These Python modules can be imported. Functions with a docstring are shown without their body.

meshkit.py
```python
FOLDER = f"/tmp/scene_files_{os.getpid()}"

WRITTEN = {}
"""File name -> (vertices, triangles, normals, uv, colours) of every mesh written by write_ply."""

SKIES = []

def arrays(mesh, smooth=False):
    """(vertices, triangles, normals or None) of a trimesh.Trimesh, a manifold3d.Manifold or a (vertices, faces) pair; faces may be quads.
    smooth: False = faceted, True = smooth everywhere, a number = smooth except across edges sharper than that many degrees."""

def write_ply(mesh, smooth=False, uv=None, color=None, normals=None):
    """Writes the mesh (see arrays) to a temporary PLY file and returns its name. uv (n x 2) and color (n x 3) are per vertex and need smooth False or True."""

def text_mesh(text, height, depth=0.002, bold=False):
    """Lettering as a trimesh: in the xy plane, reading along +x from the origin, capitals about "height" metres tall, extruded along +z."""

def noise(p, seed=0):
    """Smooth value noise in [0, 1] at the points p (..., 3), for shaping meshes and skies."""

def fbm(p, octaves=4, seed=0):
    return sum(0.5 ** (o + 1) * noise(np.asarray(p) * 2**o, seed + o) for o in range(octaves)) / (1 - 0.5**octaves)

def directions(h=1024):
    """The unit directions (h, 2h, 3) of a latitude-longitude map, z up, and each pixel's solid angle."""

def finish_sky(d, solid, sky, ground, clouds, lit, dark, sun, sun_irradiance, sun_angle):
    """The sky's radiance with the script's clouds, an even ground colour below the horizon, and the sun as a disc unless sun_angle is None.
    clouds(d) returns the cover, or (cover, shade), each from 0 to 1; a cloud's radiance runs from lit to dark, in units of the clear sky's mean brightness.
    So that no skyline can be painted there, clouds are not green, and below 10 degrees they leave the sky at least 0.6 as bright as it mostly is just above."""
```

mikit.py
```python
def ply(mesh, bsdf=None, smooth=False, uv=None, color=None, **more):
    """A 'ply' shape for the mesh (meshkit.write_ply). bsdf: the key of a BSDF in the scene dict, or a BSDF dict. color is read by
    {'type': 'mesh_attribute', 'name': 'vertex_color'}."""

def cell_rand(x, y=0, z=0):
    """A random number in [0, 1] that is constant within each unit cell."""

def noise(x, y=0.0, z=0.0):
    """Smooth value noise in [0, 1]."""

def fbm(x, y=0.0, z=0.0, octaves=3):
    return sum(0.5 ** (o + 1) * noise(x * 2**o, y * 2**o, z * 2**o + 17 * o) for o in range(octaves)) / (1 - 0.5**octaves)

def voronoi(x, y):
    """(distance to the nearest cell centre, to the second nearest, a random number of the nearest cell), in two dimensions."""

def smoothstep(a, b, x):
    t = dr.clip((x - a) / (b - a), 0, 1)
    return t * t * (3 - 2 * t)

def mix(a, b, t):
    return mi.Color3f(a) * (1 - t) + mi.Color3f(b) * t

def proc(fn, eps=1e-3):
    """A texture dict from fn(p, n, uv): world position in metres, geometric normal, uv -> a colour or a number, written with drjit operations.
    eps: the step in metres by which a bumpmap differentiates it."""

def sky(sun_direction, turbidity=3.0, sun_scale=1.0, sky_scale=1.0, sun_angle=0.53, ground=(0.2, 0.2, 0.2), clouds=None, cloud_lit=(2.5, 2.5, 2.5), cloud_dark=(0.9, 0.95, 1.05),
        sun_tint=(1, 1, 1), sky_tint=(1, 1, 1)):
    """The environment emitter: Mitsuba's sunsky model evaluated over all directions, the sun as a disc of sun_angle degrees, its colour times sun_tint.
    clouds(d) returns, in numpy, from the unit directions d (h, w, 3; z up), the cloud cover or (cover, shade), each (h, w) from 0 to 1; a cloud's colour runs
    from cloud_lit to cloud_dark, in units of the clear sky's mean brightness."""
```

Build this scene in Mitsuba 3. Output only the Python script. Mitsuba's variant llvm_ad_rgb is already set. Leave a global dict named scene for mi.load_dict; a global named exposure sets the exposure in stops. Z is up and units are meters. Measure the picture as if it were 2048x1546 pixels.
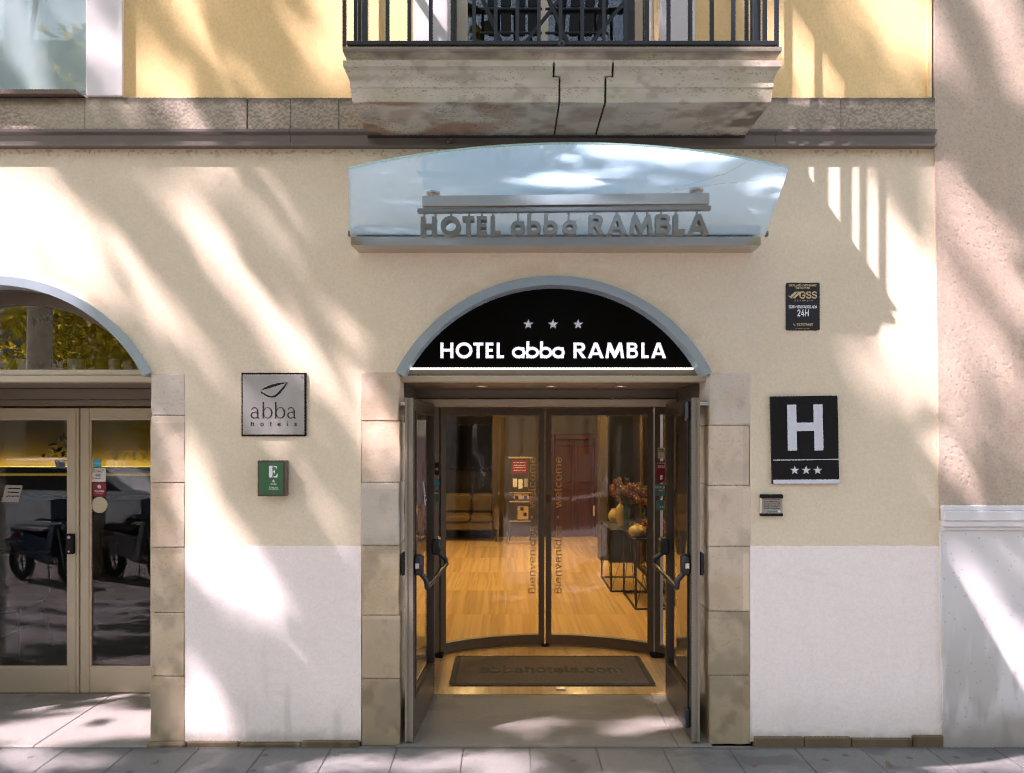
import math, random
import numpy as np, trimesh, mitsuba as mi, drjit as dr, mikit, meshkit
import shapely
from shapely.geometry import Polygon, Point, box as sbox, LineString
from shapely import affinity
from shapely.ops import unary_union
from mikit import noise, fbm, voronoi, cell_rand, smoothstep, mix

rng = np.random.default_rng(7)
random.seed(7)
scene, labels = {}, {}
T = mi.ScalarTransform4f

# ------------------------------------------------------------------ camera, sky, exposure
EYE, DIST, PPM = 1.809, 4.5, 340.0          # eye height, distance to the facade (y = 0), photo pixels per metre on the facade
scene['camera'] = {'type': 'perspective', 'fov_axis': 'x', 'fov': 2 * math.degrees(math.atan(1024 / (PPM * DIST))),
                   'to_world': T().look_at(origin=[0, -DIST, EYE], target=[0, 0, EYE], up=[0, 0, 1]),
                   'principal_point_offset_x': 0.0044, 'principal_point_offset_y': -0.064, 'near_clip': 0.05, 'far_clip': 400.0}
SUN = (-1.68, -1.0, 2.5)


def sky_clouds(d):
    c = meshkit.fbm(np.stack([d[..., 0] * 2.5, d[..., 1] * 2.5, d[..., 2] * 5], -1), 4, 3)
    return np.clip((c - 0.56) * 4, 0, 0.8)


scene['sky_light'] = mikit.sky(SUN, turbidity=3.0, sun_scale=1.0, sky_scale=1.0, clouds=sky_clouds, sky_tint=(1.34, 1.02, .76), sun_tint=(.66, .66, .98))
exposure = 3.95


def X(px, y=0.0):
    return (px - 1015) / PPM * (DIST + y) / DIST


def Z(py, y=0.0):
    return EYE + (872 - py) / PPM * (DIST + y) / DIST


# ------------------------------------------------------------------ helpers
def uniq(key):
    if key not in scene and key not in labels:
        return key
    n = 1
    while f'{key}_{n:03d}' in scene or f'{key}_{n:03d}' in labels:
        n += 1
    return f'{key}_{n:03d}'


_count = {}


def put(key, mesh, bsdf, smooth=False, label=None, kind=None, **more):
    """one mesh = one entry; a taken key gets the next three-digit number"""
    n = _count.get(key, 0)
    _count[key] = n + 1
    k = key if n == 0 else f'{key}_{n:03d}'
    if isinstance(mesh, (list, tuple)) and mesh and isinstance(mesh[0], trimesh.Trimesh):
        mesh = trimesh.util.concatenate(list(mesh))
    scene[k] = mikit.ply(mesh, bsdf, smooth=smooth, **more)
    if label or kind:
        labels[k] = {}
        if label:
            labels[k]['label'] = label
        if kind:
            labels[k]['kind'] = kind
    return k


def thing(key, label, category, group=None, kind=None):
    n = _count.get(key, 0)
    _count[key] = n + 1
    k = key if n == 0 else f'{key}_{n:03d}'
    labels[k] = {'label': label, 'category': category}
    if group:
        labels[k]['group'] = group
    if kind:
        labels[k]['kind'] = kind
    return k


def tag(k, label=None, category=None, group=None, kind=None):
    labels.setdefault(k, {})
    for a, b in (('label', label), ('category', category), ('group', group), ('kind', kind)):
        if b:
            labels[k][a] = b
    return k


def B(x0, x1, y0, y1, z0, z1):
    m = trimesh.creation.box(extents=[abs(x1 - x0), abs(y1 - y0), abs(z1 - z0)])
    m.apply_translation([(x0 + x1) / 2, (y0 + y1) / 2, (z0 + z1) / 2])
    return m


def hull(pts):
    return trimesh.Trimesh(vertices=np.asarray(pts, float)).convex_hull


def CB(x0, x1, y0, y1, z0, z1, c=0.004):
    """box with chamfered edges"""
    if x1 < x0: x0, x1 = x1, x0
    if y1 < y0: y0, y1 = y1, y0
    if z1 < z0: z0, z1 = z1, z0
    c = min(c, (x1 - x0) * .45, (y1 - y0) * .45, (z1 - z0) * .45)
    p = []
    for x, sx in ((x0, 1), (x1, -1)):
        for y, sy in ((y0, 1), (y1, -1)):
            for z, sz in ((z0, 1), (z1, -1)):
                p += [(x + sx * c, y + sy * c, z), (x + sx * c, y, z + sz * c), (x, y + sy * c, z + sz * c)]
    return hull(p)


def polys(g):
    return [q for q in getattr(g, 'geoms', [g]) if q.geom_type == 'Polygon' and q.area > 1e-9]


def EX(poly, y0, y1):
    """polygon in (x, z) extruded from y0 to y1 (y0 < y1)"""
    out = []
    for q in polys(poly):
        m = trimesh.creation.extrude_polygon(q, y1 - y0, engine='earcut')
        v = m.vertices.copy()
        m = trimesh.Trimesh(np.stack([v[:, 0], y1 - v[:, 2], v[:, 1]], 1), m.faces, process=False)
        out.append(m)
    return trimesh.util.concatenate(out)


def FLAT(poly, y):
    """single sheet in (x, z) facing -y"""
    out = []
    for q in polys(poly):
        v, f = trimesh.creation.triangulate_polygon(q, engine='earcut')
        m = trimesh.Trimesh(np.stack([v[:, 0], np.full(len(v), y), v[:, 1]], 1), f, process=False)
        if len(f) and m.face_normals[0][1] > 0:
            m.invert()
        out.append(m)
    return trimesh.util.concatenate(out)


def TUBE(pts, r, sides=8, cap=True):
    p = np.asarray(pts, float)
    r = np.broadcast_to(r, (len(p),)).astype(float)
    t = np.gradient(p, axis=0)
    t /= np.linalg.norm(t, axis=1, keepdims=True) + 1e-12
    a = np.cross(t, np.where(np.abs(t[:, 2:]) < .9, [0, 0, 1.0], [1.0, 0, 0]))
    for i in range(1, len(a)):       # keep the frame from flipping
        b = a[i - 1] - t[i] * np.dot(a[i - 1], t[i])
        a[i] = b
    a /= np.linalg.norm(a, axis=1, keepdims=True) + 1e-12
    b = np.cross(t, a)
    ang = np.arange(sides) * 2 * np.pi / sides
    v = p[:, None] + r[:, None, None] * (np.cos(ang)[None, :, None] * a[:, None] + np.sin(ang)[None, :, None] * b[:, None])
    n = len(p)
    f = []
    for i in range(n - 1):
        for j in range(sides):
            k = (j + 1) % sides
            f += [[i * sides + j, i * sides + k, (i + 1) * sides + k], [i * sides + j, (i + 1) * sides + k, (i + 1) * sides + j]]
    v = v.reshape(-1, 3)
    if cap:
        v = np.vstack([v, p[0], p[-1]])
        for j in range(sides):
            k = (j + 1) % sides
            f += [[n * sides, k, j], [n * sides + 1, (n - 1) * sides + j, (n - 1) * sides + k]]
    m = trimesh.Trimesh(v, f, process=False)
    if m.volume < 0:
        m.invert()
    return m


def LATHE(profile, c, n=24):
    """profile [(r, z)...] turned round the z axis through c"""
    pr = np.asarray(profile, float)
    ang = np.arange(n) * 2 * np.pi / n
    v = np.stack([np.outer(pr[:, 0], np.cos(ang)) + c[0], np.outer(pr[:, 0], np.sin(ang)) + c[1], np.repeat(pr[:, 1:], n, 1) + c[2]], -1).reshape(-1, 3)
    f = []
    for i in range(len(pr) - 1):
        for j in range(n):
            k = (j + 1) % n
            f += [[i * n + j, i * n + k, (i + 1) * n + k], [i * n + j, (i + 1) * n + k, (i + 1) * n + j]]
    return trimesh.Trimesh(v, f, process=True)


def DISC(c, r, axis, th, n=24):
    a = np.asarray(axis, float) / np.linalg.norm(axis)
    c = np.asarray(c, float)
    return TUBE([c - a * th / 2, c + a * th / 2], r, n)


def TORUS(c, R, r, n=36, k=10):
    """wheel ring in the xz plane"""
    u, v = np.meshgrid(np.arange(n) * 2 * np.pi / n, np.arange(k) * 2 * np.pi / k, indexing='ij')
    p = np.stack([c[0] + (R + r * np.cos(v)) * np.cos(u), c[1] + r * np.sin(v), c[2] + (R + r * np.cos(v)) * np.sin(u)], -1).reshape(-1, 3)
    f = []
    for i in range(n):
        for j in range(k):
            a, b, cc, d = i * k + j, ((i + 1) % n) * k + j, ((i + 1) % n) * k + (j + 1) % k, i * k + (j + 1) % k
            f += [[a, b, cc], [a, cc, d]]
    return trimesh.Trimesh(p, f, process=False)


def star(cx, cz, r, ri=0.4):
    return Polygon([(cx + (r if i % 2 == 0 else r * ri) * math.sin(i * math.pi / 5), cz + (r if i % 2 == 0 else r * ri) * math.cos(i * math.pi / 5)) for i in range(10)])


def rrect(x0, x1, z0, z1, r):
    return sbox(x0 + r, z0 + r, x1 - r, z1 - r).buffer(r, 6)


# geometric sans capitals drawn as shapes (cap height 1)
def glyph(ch, w, s=0.21):
    if ch == 'H':
        return unary_union([sbox(0, 0, s, 1), sbox(w - s, 0, w, 1), sbox(0, .41, w, .41 + s * .92)])
    if ch == 'O':
        o = affinity.scale(Point(0, 0).buffer(.52, 24), w / 2 / .52, 1)
        i = affinity.scale(Point(0, 0).buffer(.52 - s, 24), (w / 2 - s) / (.52 - s), 1)
        return affinity.translate(o.difference(i), w / 2, .5)
    if ch == 'T':
        return unary_union([sbox(0, 1 - s * .92, w, 1), sbox(w / 2 - s / 2, 0, w / 2 + s / 2, 1)])
    if ch == 'E':
        h = s * .92
        return unary_union([sbox(0, 0, s, 1), sbox(0, 0, w, h), sbox(0, 1 - h, w, 1), sbox(0, .5 - h / 2, w * .95, .5 + h / 2)])
    if ch == 'L':
        return unary_union([sbox(0, 0, s, 1), sbox(0, 0, w, s * .92)])
    if ch in 'ab':
        xh, sx = .72, s * .95
        rx, rz = w * .53, xh / 2
        c = (rx, rz) if ch == 'a' else (w - rx, rz)
        o = affinity.translate(affinity.scale(Point(0, 0).buffer(1, 24), rx, rz + .012), *c)
        i = affinity.translate(affinity.scale(Point(0, 0).buffer(1, 24), rx - sx * .92, rz - sx * .92), *c)
        st = sbox(w - sx, 0, w, xh - .015) if ch == 'a' else sbox(0, 0, sx, 1.09)
        return unary_union([o, st]).difference(i)
    if ch == 'R':
        r = .29
        bowl = unary_union([sbox(0, 1 - 2 * r, w - r - .06, 1), Point(w - r - .06, 1 - r).buffer(r, 20)])
        hole = unary_union([sbox(s, 1 - 2 * r + s * .85, w - r - .1, 1 - s * .85), Point(w - r - .1, 1 - r).buffer(r - s * .85, 16)])
        leg = Polygon([(s * 1.1, .48), (s * 2.2, .48), (w, 0), (w - s * 1.2, 0)])
        return unary_union([bowl.difference(hole), sbox(0, 0, s, 1), leg])
    if ch == 'A':
        out = Polygon([(0, 0), (w / 2 - s * .55, 1), (w / 2 + s * .55, 1), (w, 0), (w - s * 1.1, 0), (w - s * 1.1 - .07, .2), (s * 1.1 + .07, .2), (s * 1.1, 0)])
        hole = Polygon([(s * 1.1 + .13, .37), (w - s * 1.1 - .13, .37), (w / 2, .73)])
        return out.difference(hole)
    if ch == 'M':
        return Polygon([(0, 0), (w * .13, 1), (w * .13 + s * .95, 1), (w / 2, .42), (w - w * .13 - s * .95, 1), (w - w * .13, 1), (w, 0), (w - s, 0), (w - s * 1.28, .52), (w / 2 + s * .28, 0), (w / 2 - s * .28, 0), (s * 1.28, .52), (s, 0)])
    if ch == 'B':
        r1, r2 = .255, .29
        o = unary_union([sbox(0, 0, s, 1), sbox(0, 1 - 2 * r1, w - r1 - .05, 1), Point(w - r1 - .05, 1 - r1).buffer(r1, 16), sbox(0, 0, w - r2, 2 * r2), Point(w - r2, r2).buffer(r2, 16)])
        k = s * .82
        h1 = unary_union([sbox(s, 1 - 2 * r1 + k, w - r1 - .05, 1 - k), Point(w - r1 - .05, 1 - r1).buffer(max(r1 - k, .04), 12)])
        h2 = unary_union([sbox(s, k, w - r2, 2 * r2 - k), Point(w - r2, r2).buffer(max(r2 - k, .05), 12)])
        return o.difference(unary_union([h1, h2]))
    raise ValueError(ch)


def TXT(text, x0, x1, zb, zt, y, depth=0.002, bold=False):
    """upright lettering facing the street: fitted between x0 and x1, capitals from zb to zt; front at y - depth"""
    m = meshkit.text_mesh(text, 1.0, 0.01, bold)
    lo, hi = m.bounds
    v = m.vertices
    sx = (x1 - x0) / (hi[0] - lo[0])
    m = trimesh.Trimesh(np.stack([x0 + (v[:, 0] - lo[0]) * sx, y - v[:, 2] / 0.01 * depth, zb + v[:, 1] * (zt - zb)], 1), m.faces, process=False)
    if m.volume < 0:
        m.invert()
    return m


# ------------------------------------------------------------------ materials
def rgb(*c):
    return {'type': 'rgb', 'value': list(c)}


def principled(color, rough=.6, metal=0., spec=.5, **k):
    return {'type': 'principled', 'base_color': color if isinstance(color, dict) else rgb(*color), 'roughness': rough, 'metallic': metal, 'specular': spec, **k}


def mat(name, d, two=True):
    scene[name] = {'type': 'twosided', 'bsdf': d} if two and d['type'] not in ('thindielectric', 'dielectric', 'principledthin', 'twosided') else d
    return name


def bumped(d, fn, scale, eps=.003):
    return {'type': 'bumpmap', 'tex': mikit.proc(fn, eps), 'scale': scale, 'bsdf': d}


def flat(name, color, rough=.6, metal=0., spec=.5, **k):
    return mat(name, principled(color, rough, metal, spec, **k))


def grain(p, f=1.0):
    return fbm(p.x * 55 * f, p.y * 55 * f, p.z * 55 * f, 3)


def fine_grain(p):
    u, v = p.x * .8 + p.z * .6, p.z * .8 - p.x * .6
    f, s, w = voronoi(u * 62, v * 62)
    return fbm(u * 95, v * 95, p.y * 95, 2) * .75 + .35 * smoothstep(.05, .32, f + .35 * smoothstep(.55, .45, w))


def c_cream(p, n, uv):
    c = mix((.675, .58, .425), (.735, .64, .485), fbm(p.x * 1.3, p.z * 1.3, 3.0, 3))
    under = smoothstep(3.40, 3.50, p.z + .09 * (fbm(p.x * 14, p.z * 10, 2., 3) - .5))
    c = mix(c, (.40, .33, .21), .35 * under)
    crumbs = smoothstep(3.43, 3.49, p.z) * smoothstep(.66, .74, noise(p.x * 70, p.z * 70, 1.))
    arch = smoothstep(.07, .0, dr.abs(dr.sqrt(dr.square(p.x - .27) + dr.square(p.z - 1.703)) - 1.09)) + smoothstep(.07, .0, dr.abs(dr.sqrt(dr.square(p.x + 3.015) + dr.square(p.z - 1.703)) - 1.09))
    c = mix(c, (.60, .43, .27), .35 * arch * smoothstep(.35, .7, fbm(p.x * 9, p.z * 9, 4., 2)))
    c = c * (.91 + .17 * fine_grain(p))
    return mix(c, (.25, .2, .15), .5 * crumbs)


def c_dado(p, n, uv):
    c = mix((.83, .745, .70), (.88, .80, .76), fbm(p.x * 1.1, p.z * 1.1, 8.0, 3))
    low = .75 * smoothstep(.10, .02, p.z + .05 * (fbm(p.x * 20, p.z * 20, 1., 3) - .5)) + .25 * smoothstep(.34, .03, p.z + .22 * (fbm(p.x * 9, p.z * 6, 5., 4) - .5))
    run = smoothstep(.60, .80, fbm(p.x * 14, p.z * 1.6, 3., 4)) * smoothstep(.7, .1, p.z)
    scuff = smoothstep(.70, .80, fbm(p.x * 5 + p.z * 9, p.z * 14, 8., 4))
    c = mix(mix(c, (.52, .49, .44), .42 * run), (.50, .47, .44), .10 * scuff)
    c = c * (.90 + .19 * fine_grain(p))
    return mix(c, (.30, .28, .22), .6 * low)


def c_yellow(p, n, uv):
    c = mix((.82, .58, .265), (.87, .645, .335), fbm(p.x * 1.2, p.z * 1.2, 1.0, 3))
    c = c * (.87 + .24 * fine_grain(p))
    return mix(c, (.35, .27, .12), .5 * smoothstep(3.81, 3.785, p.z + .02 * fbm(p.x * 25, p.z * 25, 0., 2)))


def h_stucco(p, n, uv):
    u, v = p.x * .8 + p.z * .6, p.z * .8 - p.x * .6
    a = fbm(u * 85, p.y * 85, v * 85, 2)
    f, s, w = voronoi(u * 45, v * 45)
    pit = smoothstep(.22, .1, f) * smoothstep(.72, .8, w)
    return a + .35 * noise(p.x * 37, p.y * 37, p.z * 37) - 1.2 * pit


def h_pebble(p, n, uv):
    u, v = p.x * .87 + p.z * .5, p.z * .87 - p.x * .5
    f, s, w = voronoi(u * 34, v * 30)
    pit = smoothstep(.3, .12, f) * smoothstep(.45, .6, w)
    return fbm(u * 55, v * 55, 2., 3) - 1.1 * pit * noise(u * 6, v * 6, 1.)


def c_pink(p, n, uv):
    c = mix((.43, .35, .265), (.50, .41, .325), fbm(p.x * 1.6, p.z * 1.6, 1.0, 3))
    u, v = p.x * .87 + p.z * .5, p.z * .87 - p.x * .5
    f, s, w = voronoi(u * 34, v * 30)
    c = mix(c, (.36, .28, .22), .5 * smoothstep(.52, .75, fbm(p.x * 2.5, p.z * 1.4, 6., 4)))
    c = c * (.82 + .32 * fine_grain(p))
    return mix(c, (.24, .19, .16), .22 * smoothstep(.26, .14, f) * smoothstep(.45, .6, w))


def c_granite(p, n, uv):
    g = smoothstep(.25, .75, fbm(p.x * 85, p.y * 85, p.z * 85, 2))
    c = mix((.27, .225, .17), (.46, .39, .31), g)
    c = mix(c, (.50, .44, .32), .5 * smoothstep(.4, .7, fbm(p.x * 2, p.z * 2, 4., 2)))
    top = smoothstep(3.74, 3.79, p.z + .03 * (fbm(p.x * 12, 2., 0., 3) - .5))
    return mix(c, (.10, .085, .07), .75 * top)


def h_hammer(p, n, uv):
    return fbm(p.x * 80, p.y * 80, p.z * 80, 2)


def c_stone(p, n, uv):
    f = fbm(p.x * 3 + 9, p.y * 3, p.z * 3, 4)
    c = mix((.54, .47, .39), (.66, .59, .50), f)
    c = mix(c, (.52, .40, .27), .5 * smoothstep(.52, .72, fbm(p.x * 6, p.y * 6, p.z * 2.2 + 8, 3)))
    low = smoothstep(1.15, .05, p.z + .35 * (fbm(p.x * 5, p.z * 5, 6., 3) - .5))
    c = mix(c, (.40, .335, .235), .75 * low)
    c = mix(c, (.22, .18, .13), .5 * smoothstep(.52, .72, fbm(p.x * 11, p.y * 11, p.z * 7, 4)) * (.35 + .65 * low))
    blk = cell_rand(dr.floor(p.x * 1.3 + .2), dr.floor(p.z * 2.6 + .1), 4)
    sp = smoothstep(.60, .85, fbm(p.x * 90, p.y * 90, p.z * 90, 2))
    return mix(c * (.84 + .24 * blk), (.25, .21, .16), .30 * sp)


def h_stone(p, n, uv):
    return fbm(p.x * 30, p.y * 30, p.z * 30, 4) - .5 * smoothstep(.72, .86, noise(p.x * 80, p.y * 80, p.z * 80))


def c_balcony(p, n, uv):
    c = mix((.40, .34, .265), (.61, .53, .43), fbm(p.x * 4, p.y * 6, p.z * 9, 4))
    under = smoothstep(3.575, 3.566, p.z)
    rust = smoothstep(.45, .68, fbm(p.x * 3.5 + 1, p.y * 6, 1., 3)) * smoothstep(.6, -.5, p.x) + .5 * smoothstep(.55, .7, fbm(p.x * 4, p.y * 6, 5., 3))
    c = mix(c, (.27, .135, .07), .75 * under * dr.clip(rust, 0, 1))
    edge = smoothstep(.0, -.09, -(p.y + .09)) + smoothstep(-.66, -.76, p.x + .05 * fbm(p.x * 14, p.y * 14, 3., 3)) + smoothstep(1.0, 1.35, p.x + .3 * (fbm(p.x * 7, p.y * 7, 5., 3) - .5))
    c = mix(c, (.10, .085, .07), .8 * under * dr.clip(edge * smoothstep(.25, .6, fbm(p.x * 9, p.y * 9, 2., 3)), 0, 1))
    green = smoothstep(.45, .65, fbm(p.x * 5, p.y * 7, p.z * 5 + 20, 3))
    c = mix(c, (.40, .37, .24), .45 * green * (1 - under))
    soot = smoothstep(3.785, 3.822, p.z + .05 * (fbm(p.x * 9, p.z * 20, 8., 3) - .5))
    c = mix(c, (.13, .11, .085), .75 * soot * (1 - smoothstep(3.824, 3.828, p.z) * .3))
    sp = smoothstep(.70, .80, noise(p.x * 120, p.y * 120, p.z * 120)) * smoothstep(.45, .6, fbm(p.x * 6, p.y * 6, p.z * 9, 2))
    stain = smoothstep(.5, .72, fbm(p.x * 13, p.y * 13, p.z * 16, 4))
    return mix(mix(c, (.17, .135, .10), .35 * stain), (.12, .10, .08), .4 * sp)


def c_concrete(p, n, uv):
    c = mix((.155, .14, .122), (.20, .185, .165), fbm(p.x * 3, p.y * 3, 2., 4))
    c = mix(c, (.11, .10, .088), .5 * smoothstep(.5, .72, fbm(p.x * 2 + 5, p.y * 5, 4., 4)))
    gum = smoothstep(.13, .10, voronoi(p.x * 3.1 + .4, p.y * 3.1)[0])
    c = mix(c, (.075, .07, .065), .4 * gum * smoothstep(.75, .8, voronoi(p.x * 3.1 + .4, p.y * 3.1)[2]))
    return mix(c, (.12, .11, .1), .35 * smoothstep(.7, .85, noise(p.x * 130, p.y * 130)))


def c_slab(p, n, uv):
    ton = cell_rand(dr.floor((p.x + .255) / .385), dr.floor((p.y + 6) / .6))
    c = mix((.14, .136, .127), (.185, .178, .166), .55 * fbm(p.x * 4, p.y * 4, 7., 4) + .45 * ton)
    jx = dr.abs((p.x + .255) / .385 - dr.floor((p.x + .255) / .385 + .5)) * .385
    c = mix(c, (.055, .05, .045), .16 * smoothstep(.012, .0, jx - .006 * fbm(p.x * 30, p.y * 30, 1., 2)))
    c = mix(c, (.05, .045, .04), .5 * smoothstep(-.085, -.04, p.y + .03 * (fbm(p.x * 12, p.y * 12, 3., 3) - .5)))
    c = mix(c, (.085, .082, .078), .6 * smoothstep(.52, .70, fbm(p.x * 3.3 + 1, p.y * 5, 4., 4)))
    v = voronoi(p.x * 4.3, p.y * 4.3)
    c = mix(c, (.06, .055, .052), .6 * smoothstep(.10, .06, v[0]) * smoothstep(.60, .66, v[2]))
    return mix(c, (.11, .1, .1), .4 * smoothstep(.68, .85, noise(p.x * 150, p.y * 150)))


def h_slab(p, n, uv):
    return fbm(p.x * 70, p.y * 70, 2., 3)


def c_neighbour_dado(p, n, uv):
    c = mix((.62, .605, .60), (.70, .685, .68), fbm(p.x * 2, p.z * 2, 1., 3))
    run = smoothstep(.42, .66, fbm(p.x * 13, p.z * 2.6, 3., 4)) * smoothstep(.95, .35, p.z)
    c = mix(c, (.36, .34, .30), .55 * run)
    low = smoothstep(.32, .03, p.z + .16 * (fbm(p.x * 8, p.z * 8, 2., 3) - .5))
    c = mix(c, (.24, .21, .17), .75 * low)
    return mix(c, (.2, .18, .16), .35 * smoothstep(.13, .08, voronoi(p.x * 22 + p.z * 9, p.z * 20)[0]) * smoothstep(.7, .8, voronoi(p.x * 22 + p.z * 9, p.z * 20)[2]))


def c_marble(p, n, uv):
    ti, tj = dr.floor((p.x + 6.03) / .6), dr.floor((p.y + 6.35) / 1.2)
    r = cell_rand(ti, tj, 3)
    px, py = p.x + r * 31, p.y + r * 17
    warp = fbm(px * 2.2, py * .55, 1., 3)
    v = fbm(px * 24 + 1.8 * warp, py * .45 + .4 * warp, 2., 4)
    fine = noise(px * 75 + 9 * warp, py * 1.6, 5.)
    c = mix((.49, .31, .13), (.59, .395, .185), smoothstep(.25, .75, v))
    c = mix(c, (.34, .19, .075), .3 * smoothstep(.62, .85, fine))
    return c * (.86 + .22 * r)


def c_wood(p, n, uv):
    g = fbm(p.x * 45, p.y * 45, p.z * 2.6, 4)
    return mix((.05, .011, .004), (.115, .030, .010), g)


def c_mat(p, n, uv):
    return mix((.05, .038, .03), (.18, .138, .108), fbm(p.x * 220, p.y * 220, 0., 2))


def h_mat(p, n, uv):
    return noise(p.x * 210, p.y * 210, 0.)


def c_bark(p, n, uv):
    v = voronoi(p.x * 3 + p.y * 2, p.z * 2.2)[2]
    return mix((.20, .165, .12), (.40, .36, .27), v * .6 + .4 * fbm(p.x * 9, p.y * 9, p.z * 6, 3))


def c_leaf_far(p, n, uv):
    q = cell_rand(dr.floor(p.x * 5), dr.floor(p.y * 5), dr.floor(p.z * 5))
    return mix((.25, .23, .025), (.60, .47, .045), q)


def c_leaf(p, n, uv):
    r = cell_rand(dr.floor(p.x * 2.2), dr.floor(p.y * 2.2), dr.floor(p.z * 2.2))
    q = cell_rand(dr.floor(p.x * 7), dr.floor(p.y * 7), dr.floor(p.z * 7))
    return mix((.085, .115, .018), (.27, .24, .03), .55 * r + .45 * q)


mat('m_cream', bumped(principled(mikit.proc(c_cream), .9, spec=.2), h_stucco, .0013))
mat('m_dado', bumped(principled(mikit.proc(c_dado), .75, spec=.3), h_stucco, .0012))
mat('m_yellow', bumped(principled(mikit.proc(c_yellow), .9, spec=.2), h_stucco, .0012))
mat('m_pink', bumped(principled(mikit.proc(c_pink), .9, spec=.2), h_pebble, .0024))
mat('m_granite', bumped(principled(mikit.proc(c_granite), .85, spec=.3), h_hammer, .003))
mat('m_stone', bumped(principled(mikit.proc(c_stone), .85, spec=.3), h_stone, .0016))
mat('m_balcony', bumped(principled(mikit.proc(c_balcony), .9, spec=.2), h_stone, .0018))
def stone_variant(name, tint, dirt):
    def c(p, n, uv):
        k = c_stone(p, n, uv) * mi.Color3f(tint)
        blot = smoothstep(.46, .66, fbm(p.x * 7 + dirt * 9, p.y * 7, p.z * 5, 4))
        return mix(k, (.27, .225, .155), dirt * blot)
    mat(name, bumped(principled(mikit.proc(c), .85, spec=.3), h_stone, .0022))


stone_variant('m_stone_pale', (1.10, 1.03, .95), .25)
stone_variant('m_stone_tan', (1.02, .94, .82), .45)
stone_variant('m_plinth', (.34, .29, .24), .5)
stone_variant('m_stone_olive', (.84, .785, .675), .75)
mat('m_concrete', bumped(principled(mikit.proc(c_concrete), .7, spec=.4), h_slab, .0012))
mat('m_concrete_pale', bumped(principled(mikit.proc(lambda p, n, uv: c_concrete(p, n, uv) * 1.25), .7, spec=.4), h_slab, .0012))
mat('m_slab', bumped(principled(mikit.proc(c_slab), .7, spec=.4), h_slab, .0016))
mat('m_neighbour_dado', bumped(principled(mikit.proc(c_neighbour_dado), .6, spec=.4), h_stucco, .0012))
mat('m_marble', principled(mikit.proc(c_marble), .2, spec=.4))
mat('m_wood', principled(mikit.proc(c_wood), .25, spec=.5))
mat('m_mat', bumped(principled(mikit.proc(c_mat), .95, spec=.1), h_mat, .004))
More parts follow.
